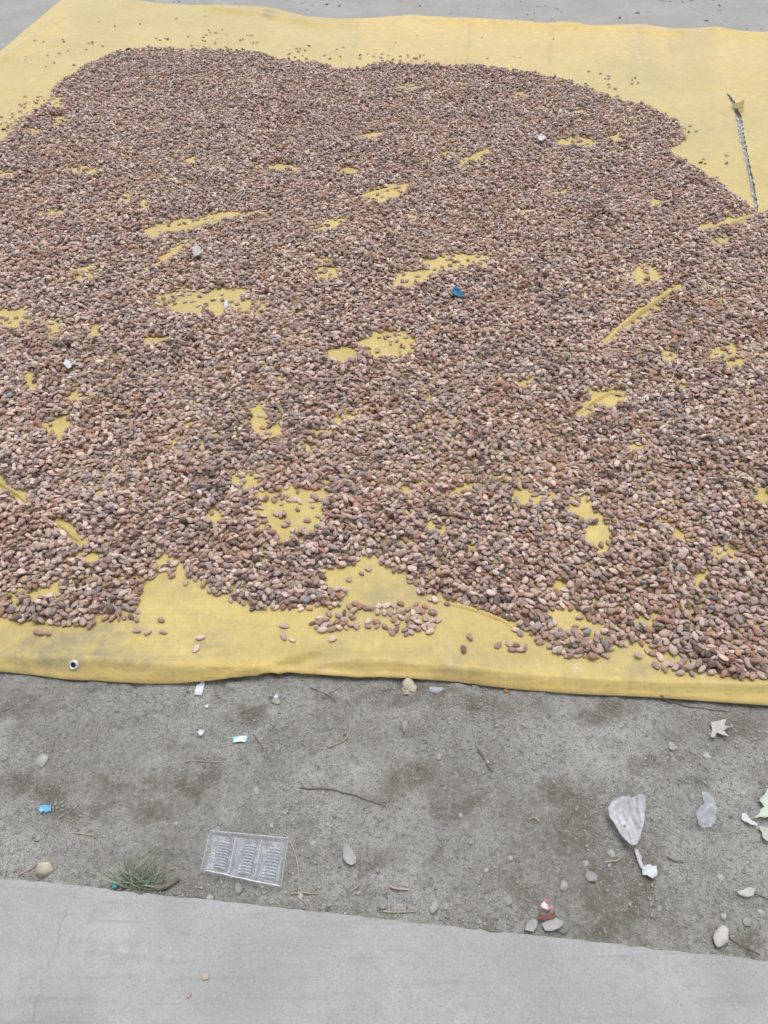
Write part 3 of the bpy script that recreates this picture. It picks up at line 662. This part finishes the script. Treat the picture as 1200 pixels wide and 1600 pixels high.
# ------------------------------------------------------------------ loose things
def surf(x, y):
    """height of whatever lies on top at a spot"""
    kx = (np.array([x, y]) - kc) @ kn
    if kx < 0: return KZ
    if y > fy(x) and y < by(x):
        j, i = hsamp(np.array([x]), np.array([y])); return float(hm[max(j[0] - 2, 0):j[0] + 3, max(i[0] - 2, 0):i[0] + 3].mean())
    return float(H(x, y))
def spot(u, v, z0=0.0):
    p = G(u, v, z0)
    for _ in range(3): p = G(u, v, surf(p[0], p[1]))
    return p
def tube(name, px, rad, mat, label, cat, group=None, lift=.4, parent=None, origin=None, taper=.5):
    P = np.array([spot(*p) for p in px]); seg = np.r_[0, np.cumsum(np.linalg.norm(np.diff(P, axis=0), axis=1))]
    n = max(6, int(seg[-1] / .006)); q = np.linspace(0, seg[-1], n)
    C_ = np.stack([np.interp(q, seg, P[:, k_]) for k_ in range(3)], 1)
    for _ in range(2): C_[1:-1] = (C_[:-2] + 2 * C_[1:-1] + C_[2:]) / 4
    sd_ = random.randrange(999); C_[:, 0] += .0015 * fbm(q * 60, q * 0, sd_, 2); C_[:, 1] += .0015 * fbm(q * 60, q * 0 + 5, sd_, 2)
    C_[:, 2] = [surf(a_[0], a_[1]) for a_ in C_]
    for _ in range(3): C_[1:-1, 2] = (C_[:-2, 2] + 2 * C_[1:-1, 2] + C_[2:, 2]) / 4
    C_[:, 2] += rad * (1 + lift) + .003 * np.abs(fbm(q * 25, q * 0, sd_ + 1, 2)) * lift
    tg = np.gradient(C_, axis=0); tg /= np.linalg.norm(tg, axis=1)[:, None] + 1e-9
    s_ = np.cross(tg, [0, 0, 1]); s_ /= np.linalg.norm(s_, axis=1)[:, None] + 1e-9; up = np.cross(s_, tg); V = []
    for i_ in range(n):
        rr = rad * (1 - taper * i_ / n) * random.uniform(.85, 1.15)
        for k_ in range(6):
            a_ = k_ * math.pi / 3; V.append(C_[i_] + rr * (math.cos(a_) * s_[i_] + math.sin(a_) * up[i_]))
    F = [(i_ * 6 + k_, i_ * 6 + (k_ + 1) % 6, (i_ + 1) * 6 + (k_ + 1) % 6, (i_ + 1) * 6 + k_) for i_ in range(n - 1) for k_ in range(6)]
    org = C_.mean(0) if origin is None else np.array(origin)
    o = link(name, mesh_np(name, np.array(V) - org, F), mat, parent)
    if parent is None: o.location = org; tag(o, label, cat, group)
    return o
def scrap_mesh(name, px, crumple, thick, lift, seed, curl=0.0, fine=34, cuts=4, stretch=1.0):
    P = np.array([spot(*p) for p in px]); org = P.mean(0); bm = bmesh.new(); Q = P[:, :2] - org[:2]
    ed = []; step = np.ptp(Q, axis=0).max() / (cuts * 4)
    for a_, b_ in zip(Q, np.roll(Q, -1, axis=0)):
        n_ = max(1, int(np.linalg.norm(b_ - a_) / step)); ed += [a_ + (b_ - a_) * t_ / n_ for t_ in range(n_)]
    ed = np.array(ed); gx_, gy_ = np.meshgrid(np.arange(Q[:, 0].min(), Q[:, 0].max(), step), np.arange(Q[:, 1].min(), Q[:, 1].max(), step))
    r_ = np.random.default_rng(seed); gx_ = gx_.ravel() + r_.uniform(-.3, .3, gx_.size) * step; gy_ = gy_.ravel() + r_.uniform(-.3, .3, gy_.size) * step
    ok_ = inside(gx_, gy_, Q) & (seg_dist(gx_, gy_, np.vstack([ed, ed[:1]])) > step * .45)
    pts = [Vector(p) for p in ed] + [Vector((a_, b_)) for a_, b_ in zip(gx_[ok_], gy_[ok_])]
    vo, _, fo = delaunay_2d_cdt(pts, [(i_, (i_ + 1) % len(ed)) for i_ in range(len(ed))], [list(range(len(ed)))], 1, 1e-7)[:3]
    bv = [bm.verts.new((p.x, p.y, 0)) for p in vo]
    for f_ in fo:
        bm.faces.new([bv[i_] for i_ in f_])
    R_ = max(np.hypot(P[:, 0] - org[0], P[:, 1] - org[1])); jit = np.random.default_rng(seed)
    for v_ in bm.verts:
        x, y = v_.co.x + org[0], v_.co.y + org[1]; rr = math.hypot(v_.co.x, v_.co.y) / R_
        f1_ = float(fbm(x * fine + y * fine * .15, y * fine * stretch, seed, 2)); f1_ = 1 - 2 * abs(f1_)          # sharp folds
        z = surf(x, y) * .5 + org[2] * .5 + lift + crumple * (.5 + .5 * f1_) + curl * rr * rr * (.4 + .6 * float(vn(x * 30, y * 30, seed + 3)))
        v_.co.x += jit.normal(0, R_ * .012); v_.co.y += jit.normal(0, R_ * .012); v_.co.z = z - org[2]
    bmesh.ops.recalc_face_normals(bm, faces=bm.faces[:])
    top_f = bm.faces[:]; rim = [e_ for e_ in bm.edges if e_.is_boundary]; tw = {v_: bm.verts.new((v_.co.x, v_.co.y, v_.co.z - thick)) for v_ in bm.verts[:]}
    for f_ in top_f: bm.faces.new([tw[v_] for v_ in reversed(f_.verts)])
    for e_ in rim: bm.faces.new((e_.verts[0], e_.verts[1], tw[e_.verts[1]], tw[e_.verts[0]]))
    bmesh.ops.recalc_face_normals(bm, faces=bm.faces[:])
    for f_ in bm.faces: f_.smooth = True
    me = bpy.data.meshes.new(name); bm.to_mesh(me); bm.free(); return me, org
def scrap(name, px, mat, label, cat, crumple=.004, thick=.0006, lift=.003, seed=1, curl=.004, group=None, fine=34, parent=None, cuts=4, stretch=1.0):
    me, org = scrap_mesh(name, px, crumple, thick, lift, seed, curl, fine, cuts, stretch)
    o = link(name, me, mat)
    if parent: o.parent = parent; o.location = Vector(org) - parent.location
    else: o.location = org; tag(o, label, cat, group)
    return o
def stone(name, u, v, wpx, asp, mat, label, seed, flat=.6, bury=.35, group=None, cat='stone', rot=0, knob=.25):
    p = spot(u, v); s_ = wpx / FPX * depth(p[0], p[1], p[2]); r_ = np.random.default_rng(seed)
    bm = bmesh.new(); bmesh.ops.create_icosphere(bm, subdivisions=3, radius=1)
    dirs = [(r_.normal(size=3), r_.uniform(.55, .92)) for _ in range(9)]
    for v_ in bm.verts:
        c_ = np.array(v_.co); n_ = float(fbm(c_[0] * 1.6 + seed, c_[1] * 1.6 + c_[2] * 1.3, seed, 3)); c_ = c_ * (1 + knob * n_)
        for dn, dk in dirs:
            dn_ = dn / np.linalg.norm(dn); pr_ = c_ @ dn_
            if pr_ > dk: c_ = c_ - dn_ * (pr_ - dk) * .85
        v_.co = (c_[0] * s_ / 2, c_[1] * s_ / 2 * asp, c_[2] * s_ / 2 * flat)
    for f_ in bm.faces: f_.smooth = True
    bmesh.ops.rotate(bm, verts=bm.verts[:], matrix=Matrix.Rotation(rot, 3, 'Z'))
    me = bpy.data.meshes.new(name); bm.to_mesh(me); bm.free(); o = link(name, me, mat)
    o.location = (p[0], p[1], p[2] + s_ / 2 * flat * (1 - 2 * bury)); return tag(o, label, cat, group)

# --- clear moulded tray
A_, B_, C_, D_ = (np.array(spot(*p)) for p in ((315, 1364), (441, 1391), (453, 1314), (329, 1302)))   # near left, near right, far right, far left
tc_ = (A_ + B_ + C_ + D_) / 4
tray = empty('plastic_tray', tc_, 'clear moulded plastic biscuit tray with three ribbed compartments lying on dirt', 'tray')
def tmap(a_, b_, z):
    p = (A_ * ((1 - a_) * (1 - b_))[..., None] + B_ * (a_ * (1 - b_))[..., None] + C_ * (a_ * b_)[..., None] + D_ * ((1 - a_) * b_)[..., None])
    p[..., 2] = z + tc_[2]; return p - tc_
def tray_sheet(name, a0, a1, b0, b1, na, nb, zf, mat):
    a_, b_ = np.meshgrid(np.linspace(a0, a1, na), np.linspace(b0, b1, nb)); z = zf(a_, b_)
    o = link(name, mesh_np(name, tmap(a_, b_, z).reshape(-1, 3), grid_faces(nb, na)), mat, tray)
    md = o.modifiers.new('thickness', 'SOLIDIFY'); md.thickness = .0006; md.offset = 0; return o
def floorz(a_, b_):
    e = np.minimum(np.minimum(a_, 1 - a_) * 1.35, np.minimum(b_, 1 - b_))
    return .006 + .010 * (1 - sstep(.015, .07, e)) - .003 * (1 - sstep(0, .02, e)) + .0012 * fbm(a_ * 9, b_ * 9, 5, 2) + .004 * (1 - b_) * np.exp(-((a_ - .02) / .1) ** 2)
tray_sheet('tray_shell', 0, 1, 0, 1, 90, 60, floorz, TRAYM)
for a0 in (.345, .665):
    tray_sheet('divider', a0 - .016, a0 + .016, .08, .90, 9, 30, lambda a_, b_, a0=a0: .008 + .010 * np.clip(1 - np.abs(a_ - a0) / .016, 0, 1) ** .6, TRAYRIB_GLINT)
for a0, a1 in ((.13, .29), (.46, .61), (.76, .91)):
    for k_ in range(10):
        b0 = .14 + k_ * .066
        tray_sheet('rib', a0 - .02 * (k_ < 3), a1, b0, b0 + .046, 10, 7, lambda a_, b_, a0=a0, a1=a1, b0=b0: .0085 + .006 * np.sqrt(np.clip(np.sin(np.pi * (b_ - b0) / .046), 0, 1)) * np.clip(np.sin(np.pi * np.clip((a_ - a0) / (a1 - a0), 0, 1)) * 1.8, 0, 1), TRAYRIB_GLINT)
tray_sheet('rim', .02, .98, .965, 1.0, 40, 5, lambda a_, b_: .0185 + 0 * a_ - .004 * np.abs(b_ - .985) / .015 + .0015 * fbm(a_ * 12, b_, 3, 2), TRAYRIB_GLINT)
tray_sheet('rim', .05, .98, .0, .03, 40, 5, lambda a_, b_: .0165 + 0 * a_ + .003 * fbm(a_ * 10, b_, 8, 2), TRAYRIB_GLINT)

# --- leaves, paper and wrappers on the dirt
lp = spot(975, 1290)
leaf = empty('plastic_bag', lp, 'grey translucent crinkled plastic bag with a narrow twisted neck on dirt', 'plastic bag')
scrap('bag_body', [(945, 1272), (950, 1262), (962, 1254), (976, 1251), (982, 1254), (987, 1251), (1002, 1251), (1004, 1268), (1002, 1290), (997, 1312), (992, 1326), (985, 1329), (976, 1325), (970, 1316), (958, 1298), (949, 1284)], BAGM, None, None, .018, .0007, .004, 5, .012, fine=62, parent=leaf, cuts=7, stretch=.22)
scrap('bag_neck', [(989, 1329), (995, 1330), (1002, 1350), (1006, 1360), (1000, 1360), (994, 1345)], BAGM, None, None, .003, .001, .006, 6, .001, parent=leaf)
scrap('paper_scrap', [(1002, 1357), (1012, 1354), (1023, 1357), (1024, 1372), (1017, 1376), (1009, 1371), (1001, 1369)], PAPER, 'small crumpled white paper scrap at the end of the bag neck', 'paper', .010, .0006, .004, 7, .004, fine=90)
scrap('plastic_film', [(1085, 1274), (1092, 1262), (1099, 1259), (1092, 1243), (1104, 1243), (1113, 1253), (1118, 1266), (1115, 1288), (1108, 1297), (1095, 1298), (1088, 1291)], FILM, 'scrap of clear crinkled plastic film on dirt', 'plastic film', .010, .0004, .003, 8, .006, fine=60, cuts=5)
scrap('torn_paper', [(1174, 1283), (1184, 1272), (1191, 1264), (1184, 1254), (1190, 1245), (1196, 1236), (1212, 1230), (1218, 1278), (1196, 1281)], GREENPAPER, 'torn pale green sheet of paper beside a foil strip', 'paper', .006, .0006, .006, 9, .008)
scrap('foil_strip', [(1157, 1273), (1164, 1274), (1170, 1283), (1181, 1290), (1180, 1294), (1168, 1290), (1157, 1282)], PAPER, 'white crinkled foil strip beside torn green paper', 'foil', .006, .0006, .004, 10, .003, fine=90)
scrap('dry_leaf', [(1182, 1294), (1190, 1293), (1205, 1296), (1212, 1318), (1196, 1317), (1190, 1311), (1188, 1302)], LEAFPALE, 'pale beige dry leaf below the torn green paper', 'leaf', .004, .0006, .003, 11, .004)
w1 = spot(851, 1420)
scrap('torn_wrapper', [(840, 1421), (849, 1411), (854, 1403), (851, 1413), (854, 1417), (863, 1424), (855, 1425), (846, 1423)], PINK, 'jagged pink wrapper shred standing by the pavement', 'wrapper', .006, .0006, .006, 12, .010, fine=80)
scrap('wrapper_piece', [(838, 1436), (840, 1431), (850, 1433), (863, 1430), (862, 1428), (865, 1428), (865, 1438), (852, 1438), (839, 1442)], MAROON, 'folded maroon wrapper piece below the pink shred', 'wrapper', .008, .0008, .006, 13, .006, fine=80)
scrap('dry_leaf', [(818, 1456), (822, 1446), (831, 1437), (839, 1441), (838, 1450), (832, 1458)], LEAFGREY, 'small grey dry leaf beside the maroon wrapper against the pavement', 'leaf', .004, .0006, .004, 14, .006)
scrap('dry_leaf', [(845, 1446), (857, 1440), (868, 1436), (880, 1443), (874, 1452), (860, 1457), (850, 1455)], LEAFGREY, 'grey dry leaf under the maroon wrapper', 'leaf', .004, .0006, .004, 15, .006)
scrap('dry_leaf', [(1107, 1155), (1111, 1143), (1109, 1131), (1122, 1130), (1132, 1128), (1129, 1137), (1139, 1139), (1128, 1145), (1137, 1154), (1126, 1152), (1118, 1149), (1113, 1157)], LEAFPALE, 'whitish torn dry leaf lying near the tarpaulin hem', 'leaf', .006, .0006, .004, 16, .006, fine=60)
scrap('dry_leaf', [(537, 1326), (543, 1322), (551, 1331), (557, 1341), (556, 1351), (549, 1355), (541, 1350), (536, 1342)], LEAFGREY, 'small oval grey dry leaf right of the plastic tray', 'leaf', .004, .0006, .003, 17, .008)
scrap('dry_leaf', [(1148, 1395), (1158, 1393), (1166, 1388), (1176, 1392), (1174, 1402), (1165, 1404), (1152, 1400)], LEAFPALE, 'curled pale dry leaf with thin stalk on bare dirt', 'leaf', .005, .0006, .003, 18, .008)
scrap('wrapper_scrap', [(62, 1262), (70, 1259), (81, 1260), (81, 1270), (76, 1269), (73, 1272), (69, 1269), (66, 1272), (62, 1269)], BLUE, 'small bright blue wrapper scrap with zigzag edge', 'wrapper', .002, .0006, .003, 19, .003)
scrap('wrapper_scrap', [(364, 1154), (374, 1152), (386, 1151), (387, 1159), (383, 1161), (372, 1161), (365, 1162)], BLUEWHITE, 'torn blue and white wrapper scrap on dirt', 'wrapper', .003, .0006, .003, 20, .003, fine=60)
scrap('plastic_strip', [(308, 1070), (321, 1069), (316, 1088), (303, 1087)], GREYFILM, 'pale grey plastic strip poking out from the tarpaulin hem', 'plastic strip', .001, .0006, .003, 21, .001)
scrap('paper_scrap', [(318, 1105), (326, 1101), (325, 1108)], PAPER, 'tiny white triangular paper scrap below the plastic strip', 'paper', .001, .0006, .003, 22, .001, cuts=2)
scrap('paper_scrap', [(428, 1092), (433, 1086), (436, 1091), (431, 1095)], PAPER, 'tiny white paper scrap beside a dark pebble', 'paper', .003, .0006, .004, 23, .002, cuts=2)
scrap('paper_scrap', [(309, 1146), (314, 1143), (320, 1145), (318, 1151), (313, 1153)], PAPER, 'small crumpled white paper scrap left of the blue and white wrapper', 'paper', .006, .0006, .003, 24, .002, fine=90, cuts=3)
scrap('brick_chip', [(787, 1078), (791, 1077), (795, 1081), (792, 1083), (788, 1082)], ORANGE, 'tiny orange brick chip at the tarpaulin hem', 'chip', .002, .002, .002, 25, .001, cuts=2)
scrap('plastic_bit', [(178, 1386), (184, 1385), (186, 1390), (180, 1392)], TEAL, 'tiny teal plastic bit beside the grass tuft', 'plastic bit', .002, .001, .012, 26, .001, cuts=2)
scrap('leaf_bit', [(316, 1524), (322, 1521), (328, 1525), (325, 1531), (318, 1532)], LEAFTAN, 'small tan leaf bit on the concrete pavement', 'leaf', .001, .0006, .002, 27, .002, cuts=2, group='tan leaf bits on the pavement')
scrap('leaf_bit', [(291, 1556), (297, 1550), (300, 1553), (295, 1560)], LEAFTAN, 'small tan leaf bit on the concrete pavement', 'leaf', .001, .0006, .002, 28, .002, cuts=2, group='tan leaf bits on the pavement')
tube('dry_root', [(236, 1388), (252, 1389), (268, 1384), (280, 1374)], .006, TWIG, 'curved grey brown root beside the grass tuft', 'root', lift=-.3)
# --- litter on the beans and on the tarpaulin
scrap('plastic_scrap', [(705, 461), (712, 457), (722, 459), (724, 465), (716, 468), (708, 467)], DARKBLUE, 'small crumpled blue plastic scrap among the beans', 'plastic scrap', .010, .0006, .004, 30, .006, fine=90)
scrap('paper_scrap', [(99, 574), (105, 566), (112, 570), (116, 577), (108, 580)], PAPER, 'small bluish white paper scrap among the beans', 'paper', .012, .0006, .004, 31, .004, fine=70)
scrap('paper_scrap', [(838, 221), (843, 216), (852, 218), (851, 223), (843, 225)], PAPER, 'little white scrap near the far edge of the beans', 'paper', .014, .0006, .006, 32, .004, fine=60)
scrap('dry_leaf', [(301, 396), (306, 388), (314, 393), (317, 403), (309, 408), (303, 404)], LEAFPALE, 'pale dry leaf lying on the beans', 'leaf', .014, .0006, .006, 33, .006, fine=50)
scrap('paper_scrap', [(349, 474), (354, 470), (357, 478), (352, 484)], PAPER, 'white smudge of paper on a bare tarpaulin patch', 'paper', .001, .0006, .003, 34, .001, cuts=2)
scrap('leaf_bit', [(989, 1023), (994, 1021), (998, 1025), (1006, 1028), (1000, 1031), (992, 1029)], LEAFTAN, 'curled tan leaf bit on bare tarpaulin by the front beans', 'leaf', .006, .0006, .003, 35, .005, fine=80, cuts=3)
tube('string', [(1028, 628), (1036, 612), (1048, 596), (1057, 575), (1059, 550), (1064, 530)], .0011, STRING, 'thin white string trailing over the beans', 'string', lift=2)
tube('stalk', [(368, 318), (378, 310), (387, 297)], .004, simple('grey_stalk', (.34, .36, .39), .7, .2, 60), 'short grey stalk lying on the beans', 'stalk', lift=.8)
tube('stalk', [(266, 140), (271, 126), (275, 106)], .003, simple('pale_stalk', (.46, .47, .48), .7, .2, 60), 'pale thin stalk lying on the far beans', 'stalk', lift=1)
tube('twig', [(775, 912), (795, 914), (810, 913)], .0018, MAROON, 'thin dark red twig lying among the beans', 'twig', lift=1.5)
# --- stones
stone('stone', 72, 1358, 30, .9, CREAMSTONE, 'rounded half buried stone with whitish top by the pavement', 3, .75, .35)
stone('stone', 1123, 1466, 38, .62, WHITESTONE, 'oblong chalky white stone against the pavement edge', 8, .45, .2, rot=1.05, knob=.5)
g_ = empty('clay_lump', spot(640, 1078), 'knobbly cream clay lump just below the tarpaulin hem', 'clay lump')
for k_, (u, v, w_) in enumerate(((637, 1072, 20), (644, 1076, 17), (635, 1081, 15), (641, 1084, 12), (646, 1082, 12))):
    o = stone('lobe', u, v, w_, 1.1, CREAMSTONE, None, 30 + k_, .8, .25, knob=.45); o.parent = g_; o.location = o.location - g_.location
    for kk in list(o.keys()): del o[kk]
stone('stone', 682, 1077, 27, .55, simple('bluish_flat_stone', (.37, .40, .42), .85, .2, 60), 'flat bluish stone at the tarpaulin hem right of the clay lump', 12, .2, .45)
pebs = [(792, 1409, 18), (677, 1420, 20), (697, 1415, 13), (737, 1317, 11), (635, 1382, 11), (880, 1385, 19), (922, 1370, 24), (915, 1350, 12), (797, 1342, 10), (1080, 1245, 17), (1162, 1240, 11), (1130, 1432, 13), (1167, 1442, 17), (1189, 1426, 13), (400, 1236, 12),
        (157, 1290, 10), (275, 1287, 8), (489, 1317, 10), (550, 1357, 10), (425, 1290, 10), (95, 1381, 12), (372, 1391, 19), (327, 1404, 14), (67, 1188, 24), (685, 1182, 14), (1050, 1168, 18), (1104, 1182, 14), (632, 1137, 20), (432, 1096, 15), (470, 1400, 10), (515, 1412, 11),
        (505, 1238, 9), (560, 1395, 10), (590, 1360, 9), (463, 1253, 9), (1125, 1372, 14), (1075, 1373, 10), (1000, 1340, 10), (955, 1334, 14), (870, 1350, 9), (760, 1360, 10), (1030, 1420, 10), (596, 1415, 16), (720, 1275, 9), (530, 1275, 9), (345, 1285, 11), (60, 1310, 10), (20, 1330, 11), (590, 1430, 10), (760, 1190, 9), (1060, 1300, 9)]
for k_, (u, v, w_) in enumerate(pebs):
    stone('pebble', u, v, w_, random.uniform(.65, 1), PALESTONE if k_ % 3 else STONE, 'dusty pale grey pebble on the dirt strip' if k_ % 3 else 'dusty darker grey pebble on the dirt strip', 100 + k_, random.uniform(.35, .6), .42, 'pale pebbles on the dirt strip' if k_ % 3 else 'darker pebbles on the dirt strip', 'pebble', random.uniform(0, 3), knob=.5)
# --- twigs and straws
for px, r_, mt, lab in [([(470, 1232), (520, 1234), (560, 1245), (602, 1260)], .0016, TWIG, 'long thin brown twig lying in the middle of the dirt strip'), ([(445, 1305), (460, 1328), (466, 1360), (466, 1398)], .0015, STRAW, 'pale straw standing off the right side of the tray'),
                        ([(455, 1396), (475, 1396), (502, 1397)], .0014, STRAW, 'short pale straw crossing below the tray corner'), ([(466, 1400), (476, 1412), (486, 1424)], .0013, STRAW, 'pale straw end running from the tray corner to the pavement'),
                        ([(513, 1168), (535, 1161), (548, 1145), (546, 1125)], .0015, STRAW, 'curved pale stem bent like a hook below the hem'), ([(747, 1172), (757, 1188), (768, 1206)], .0022, TWIG, 'short forked twig with pale bark on dirt'),
                        ([(485, 1074), (505, 1082), (525, 1096)], .0014, TWIG, 'thin twig under the lifted hem'), ([(515, 1083), (530, 1075), (541, 1068)], .0012, STRAW, 'thin straw crossing the twig under the lifted hem'), ([(796, 1150), (803, 1138), (811, 1124)], .0012, STRAW, 'thin straight straw between hem and stained dirt'),
                        ([(1030, 1093), (1080, 1105), (1140, 1113)], .0014, TWIG, 'thin dark twig along the tarpaulin hem'), ([(944, 1349), (962, 1347), (972, 1340), (980, 1330)], .0016, STRAW, 'bent straw at the foot of the grey plastic bag'), ([(1004, 1266), (1011, 1258), (1019, 1250)], .0020, STRAW, 'stick tip poking out behind the grey plastic bag'),
                        ([(1041, 1340), (1054, 1346), (1067, 1347)], .0015, TWIG, 'small dark twig between film scrap and white paper'), ([(608, 1386), (622, 1390), (638, 1391)], .0030, STRAW, 'stout pale stick near the pavement'), ([(598, 1425), (622, 1427), (650, 1426)], .0018, STRAW, 'pale straw lying along the pavement edge'),
                        ([(616, 1436), (622, 1428), (628, 1421)], .0013, STRAW, 'little straw crossing the one along the pavement edge'), ([(547, 1394), (556, 1388), (565, 1381)], .0014, STRAW, 'short pale straw right of the crossing straws'), ([(115, 1302), (130, 1303), (146, 1307)], .0013, STRAW, 'pale straw left of the tray on open dirt'),
                        ([(1119, 1450), (1132, 1460), (1150, 1473), (1188, 1493)], .0012, TWIG, 'thin dark stem lying across the white stone'), ([(30, 1368), (44, 1362), (60, 1350)], .0020, STRAW, 'pale straw leaning on the half buried stone'), ([(1176, 1396), (1188, 1399), (1200, 1406)], .0013, TWIG, 'thin stalk beside the curled pale leaf'),
                        ([(150, 1152), (154, 1140), (157, 1128)], .0011, STRAW, 'thin straw on the shaded dirt below the grommet'), ([(827, 1280), (834, 1276), (842, 1284)], .002, STRAW, 'short splinter on the stained dirt'), ([(290, 1190), (315, 1191), (345, 1191)], .0012, STRAW, 'fine straw below the white paper scrap'), ([(395, 1148), (404, 1158), (412, 1170)], .0012, TWIG, 'fine twig right of the blue and white wrapper'),
                        ([(940, 1095), (955, 1108)], .0012, STRAW, 'tiny straw by the hem right of the brick chip'), ([(870, 1455), (884, 1462), (890, 1450)], .0012, TWIG, 'tiny twig right of the grey leaf by the pavement'), ([(515, 1360), (525, 1340), (530, 1320)], .0010, STRAW, 'hair thin straw left of the oval leaf')]:
    tube('straw' if mt is STRAW else 'twig', px, r_, mt, lab, 'straw' if mt is STRAW else 'twig', lift=.3)
# --- grass tuft
gp = spot(212, 1389); tuft = empty('grass_tuft', gp, 'small green grass tuft growing against the pavement edge', 'grass tuft')
rg = random.Random(5)
for k_ in range(80):
    if k_ < 7: a_, L, up = [(.55, .085, .4), (.75, .075, .45), (.35, .10, .25), (1.0, .06, .5), (2.6, .05, .5), (2.9, .055, .3), (.2, .07, .2)][k_]
    else: a_, L, up = rg.gauss(1.75, 1.15), rg.uniform(.015, .05), rg.uniform(.08, .5)
    wd = rg.uniform(.0007, .0016); bx_, by_ = rg.gauss(0, .016), abs(rg.gauss(0, .009)); n = 7; V = []
    for i_ in range(n):
        t_ = i_ / (n - 1); dist = L * t_; hz = L * up * math.sin(min(1, t_ * 1.0) * math.pi * .62) + .002
        cx, cy = bx_ + math.cos(a_) * dist * (1 - .25 * up * (1 - t_)), by_ + math.sin(a_) * dist * (1 - .25 * up * (1 - t_))
        ww = wd * (1 - t_ ** 1.6) + .0001; px_, py_ = -math.sin(a_) * ww, math.cos(a_) * ww
        V += [(cx - px_, cy - py_, hz + ww * .6), (cx, cy, hz), (cx + px_, cy + py_, hz + ww * .6)]
    F = [(i_ * 3 + q, i_ * 3 + q + 1, i_ * 3 + q + 4, i_ * 3 + q + 3) for i_ in range(n - 1) for q in (0, 1)]
    link('blade', mesh_np('grass_blade', V, F), GRASSDRY if k_ % 5 == 4 else GRASS, tuft)

# --- soil crumbs and grit, uncountable
def crumbs(name, n, smin, smax, region, mat, label, cat, seed, ico=False):
    r_ = np.random.default_rng(seed); x = r_.uniform(region[0], region[1], n * 4); y = r_.uniform(region[2], region[3], n * 4)
    p_ = np.clip(.3 + 1.5 * fbm(x * 7, y * 7, seed, 3), .04, 1); s_ok = r_.random(n * 4) < p_; x, y = x[s_ok], y[s_ok]
    kx = (x - kc[0]) * kn[0] + (y - kc[1]) * kn[1]; d_ = y - fy(x); g_ok = (kx > .004) & ((d_ < -.004) | (y > by(x) + .02)); x, y = x[g_ok][:n], y[g_ok][:n]; n = len(x)
    if ico:
        bm = bmesh.new(); bmesh.ops.create_icosphere(bm, subdivisions=1, radius=1); bm.verts.ensure_lookup_table(); U = np.array([v_.co for v_ in bm.verts]); F = np.array([[v_.index for v_ in f_.verts] for f_ in bm.faces]); bm.free()
    else:
        U = np.array([(1, 0, 0), (-1, 0, 0), (0, 1, 0), (0, -1, 0), (0, 0, 1), (0, 0, -1)], float); F = np.array([(0, 2, 4), (2, 1, 4), (1, 3, 4), (3, 0, 4), (2, 0, 5), (1, 2, 5), (3, 1, 5), (0, 3, 5)])
    s_ = smin * (smax / smin) ** (r_.random(n) ** 2.2)
    B = U[None] * (1 + r_.normal(0, .22, (n, len(U), 1))) * s_[:, None, None] * np.stack([r_.uniform(.7, 1.3, n), r_.uniform(.6, 1, n), r_.uniform(.4, .8, n)], 1)[:, None, :]
    yaw = r_.uniform(0, 6.28, n); c_, q_ = np.cos(yaw)[:, None], np.sin(yaw)[:, None]
    Bx = B[..., 0] * c_ - B[..., 1] * q_ + x[:, None]; By = B[..., 0] * q_ + B[..., 1] * c_ + y[:, None]; Bz = B[..., 2] + (H(x, y) + s_ * .2)[:, None]
    V = np.stack([Bx, By, Bz], -1).reshape(-1, 3); nv = len(U); t_ = np.clip(r_.beta(2, 2.4, n), 0, 1)
    o = link(name, mesh_np(name, V, (F[None] + (np.arange(n) * nv)[:, None, None]).reshape(-1, 3), smooth=ico, attrs={'tint': np.repeat(t_, nv)}), mat)
    return tag(o, label, cat, kind='stuff')
crumbs('soil_crumbs', 6500, .0010, .0040, (-.95, .95, .33, .98), CRUMB, 'loose grey soil crumbs scattered over the dirt strip', 'soil', 401, True)
crumbs('fine_grit', 16000, .0007, .0020, (-.95, .95, .33, .98), CRUMB, 'fine grey grit strewn over the dirt strip', 'grit', 402)
crumbs('far_gravel', 1200, .004, .016, (-3.2, 3.4, 4.8, 8.5), CRUMB, 'scattered dark gravel on the ground beyond the tarpaulin', 'gravel', 403)
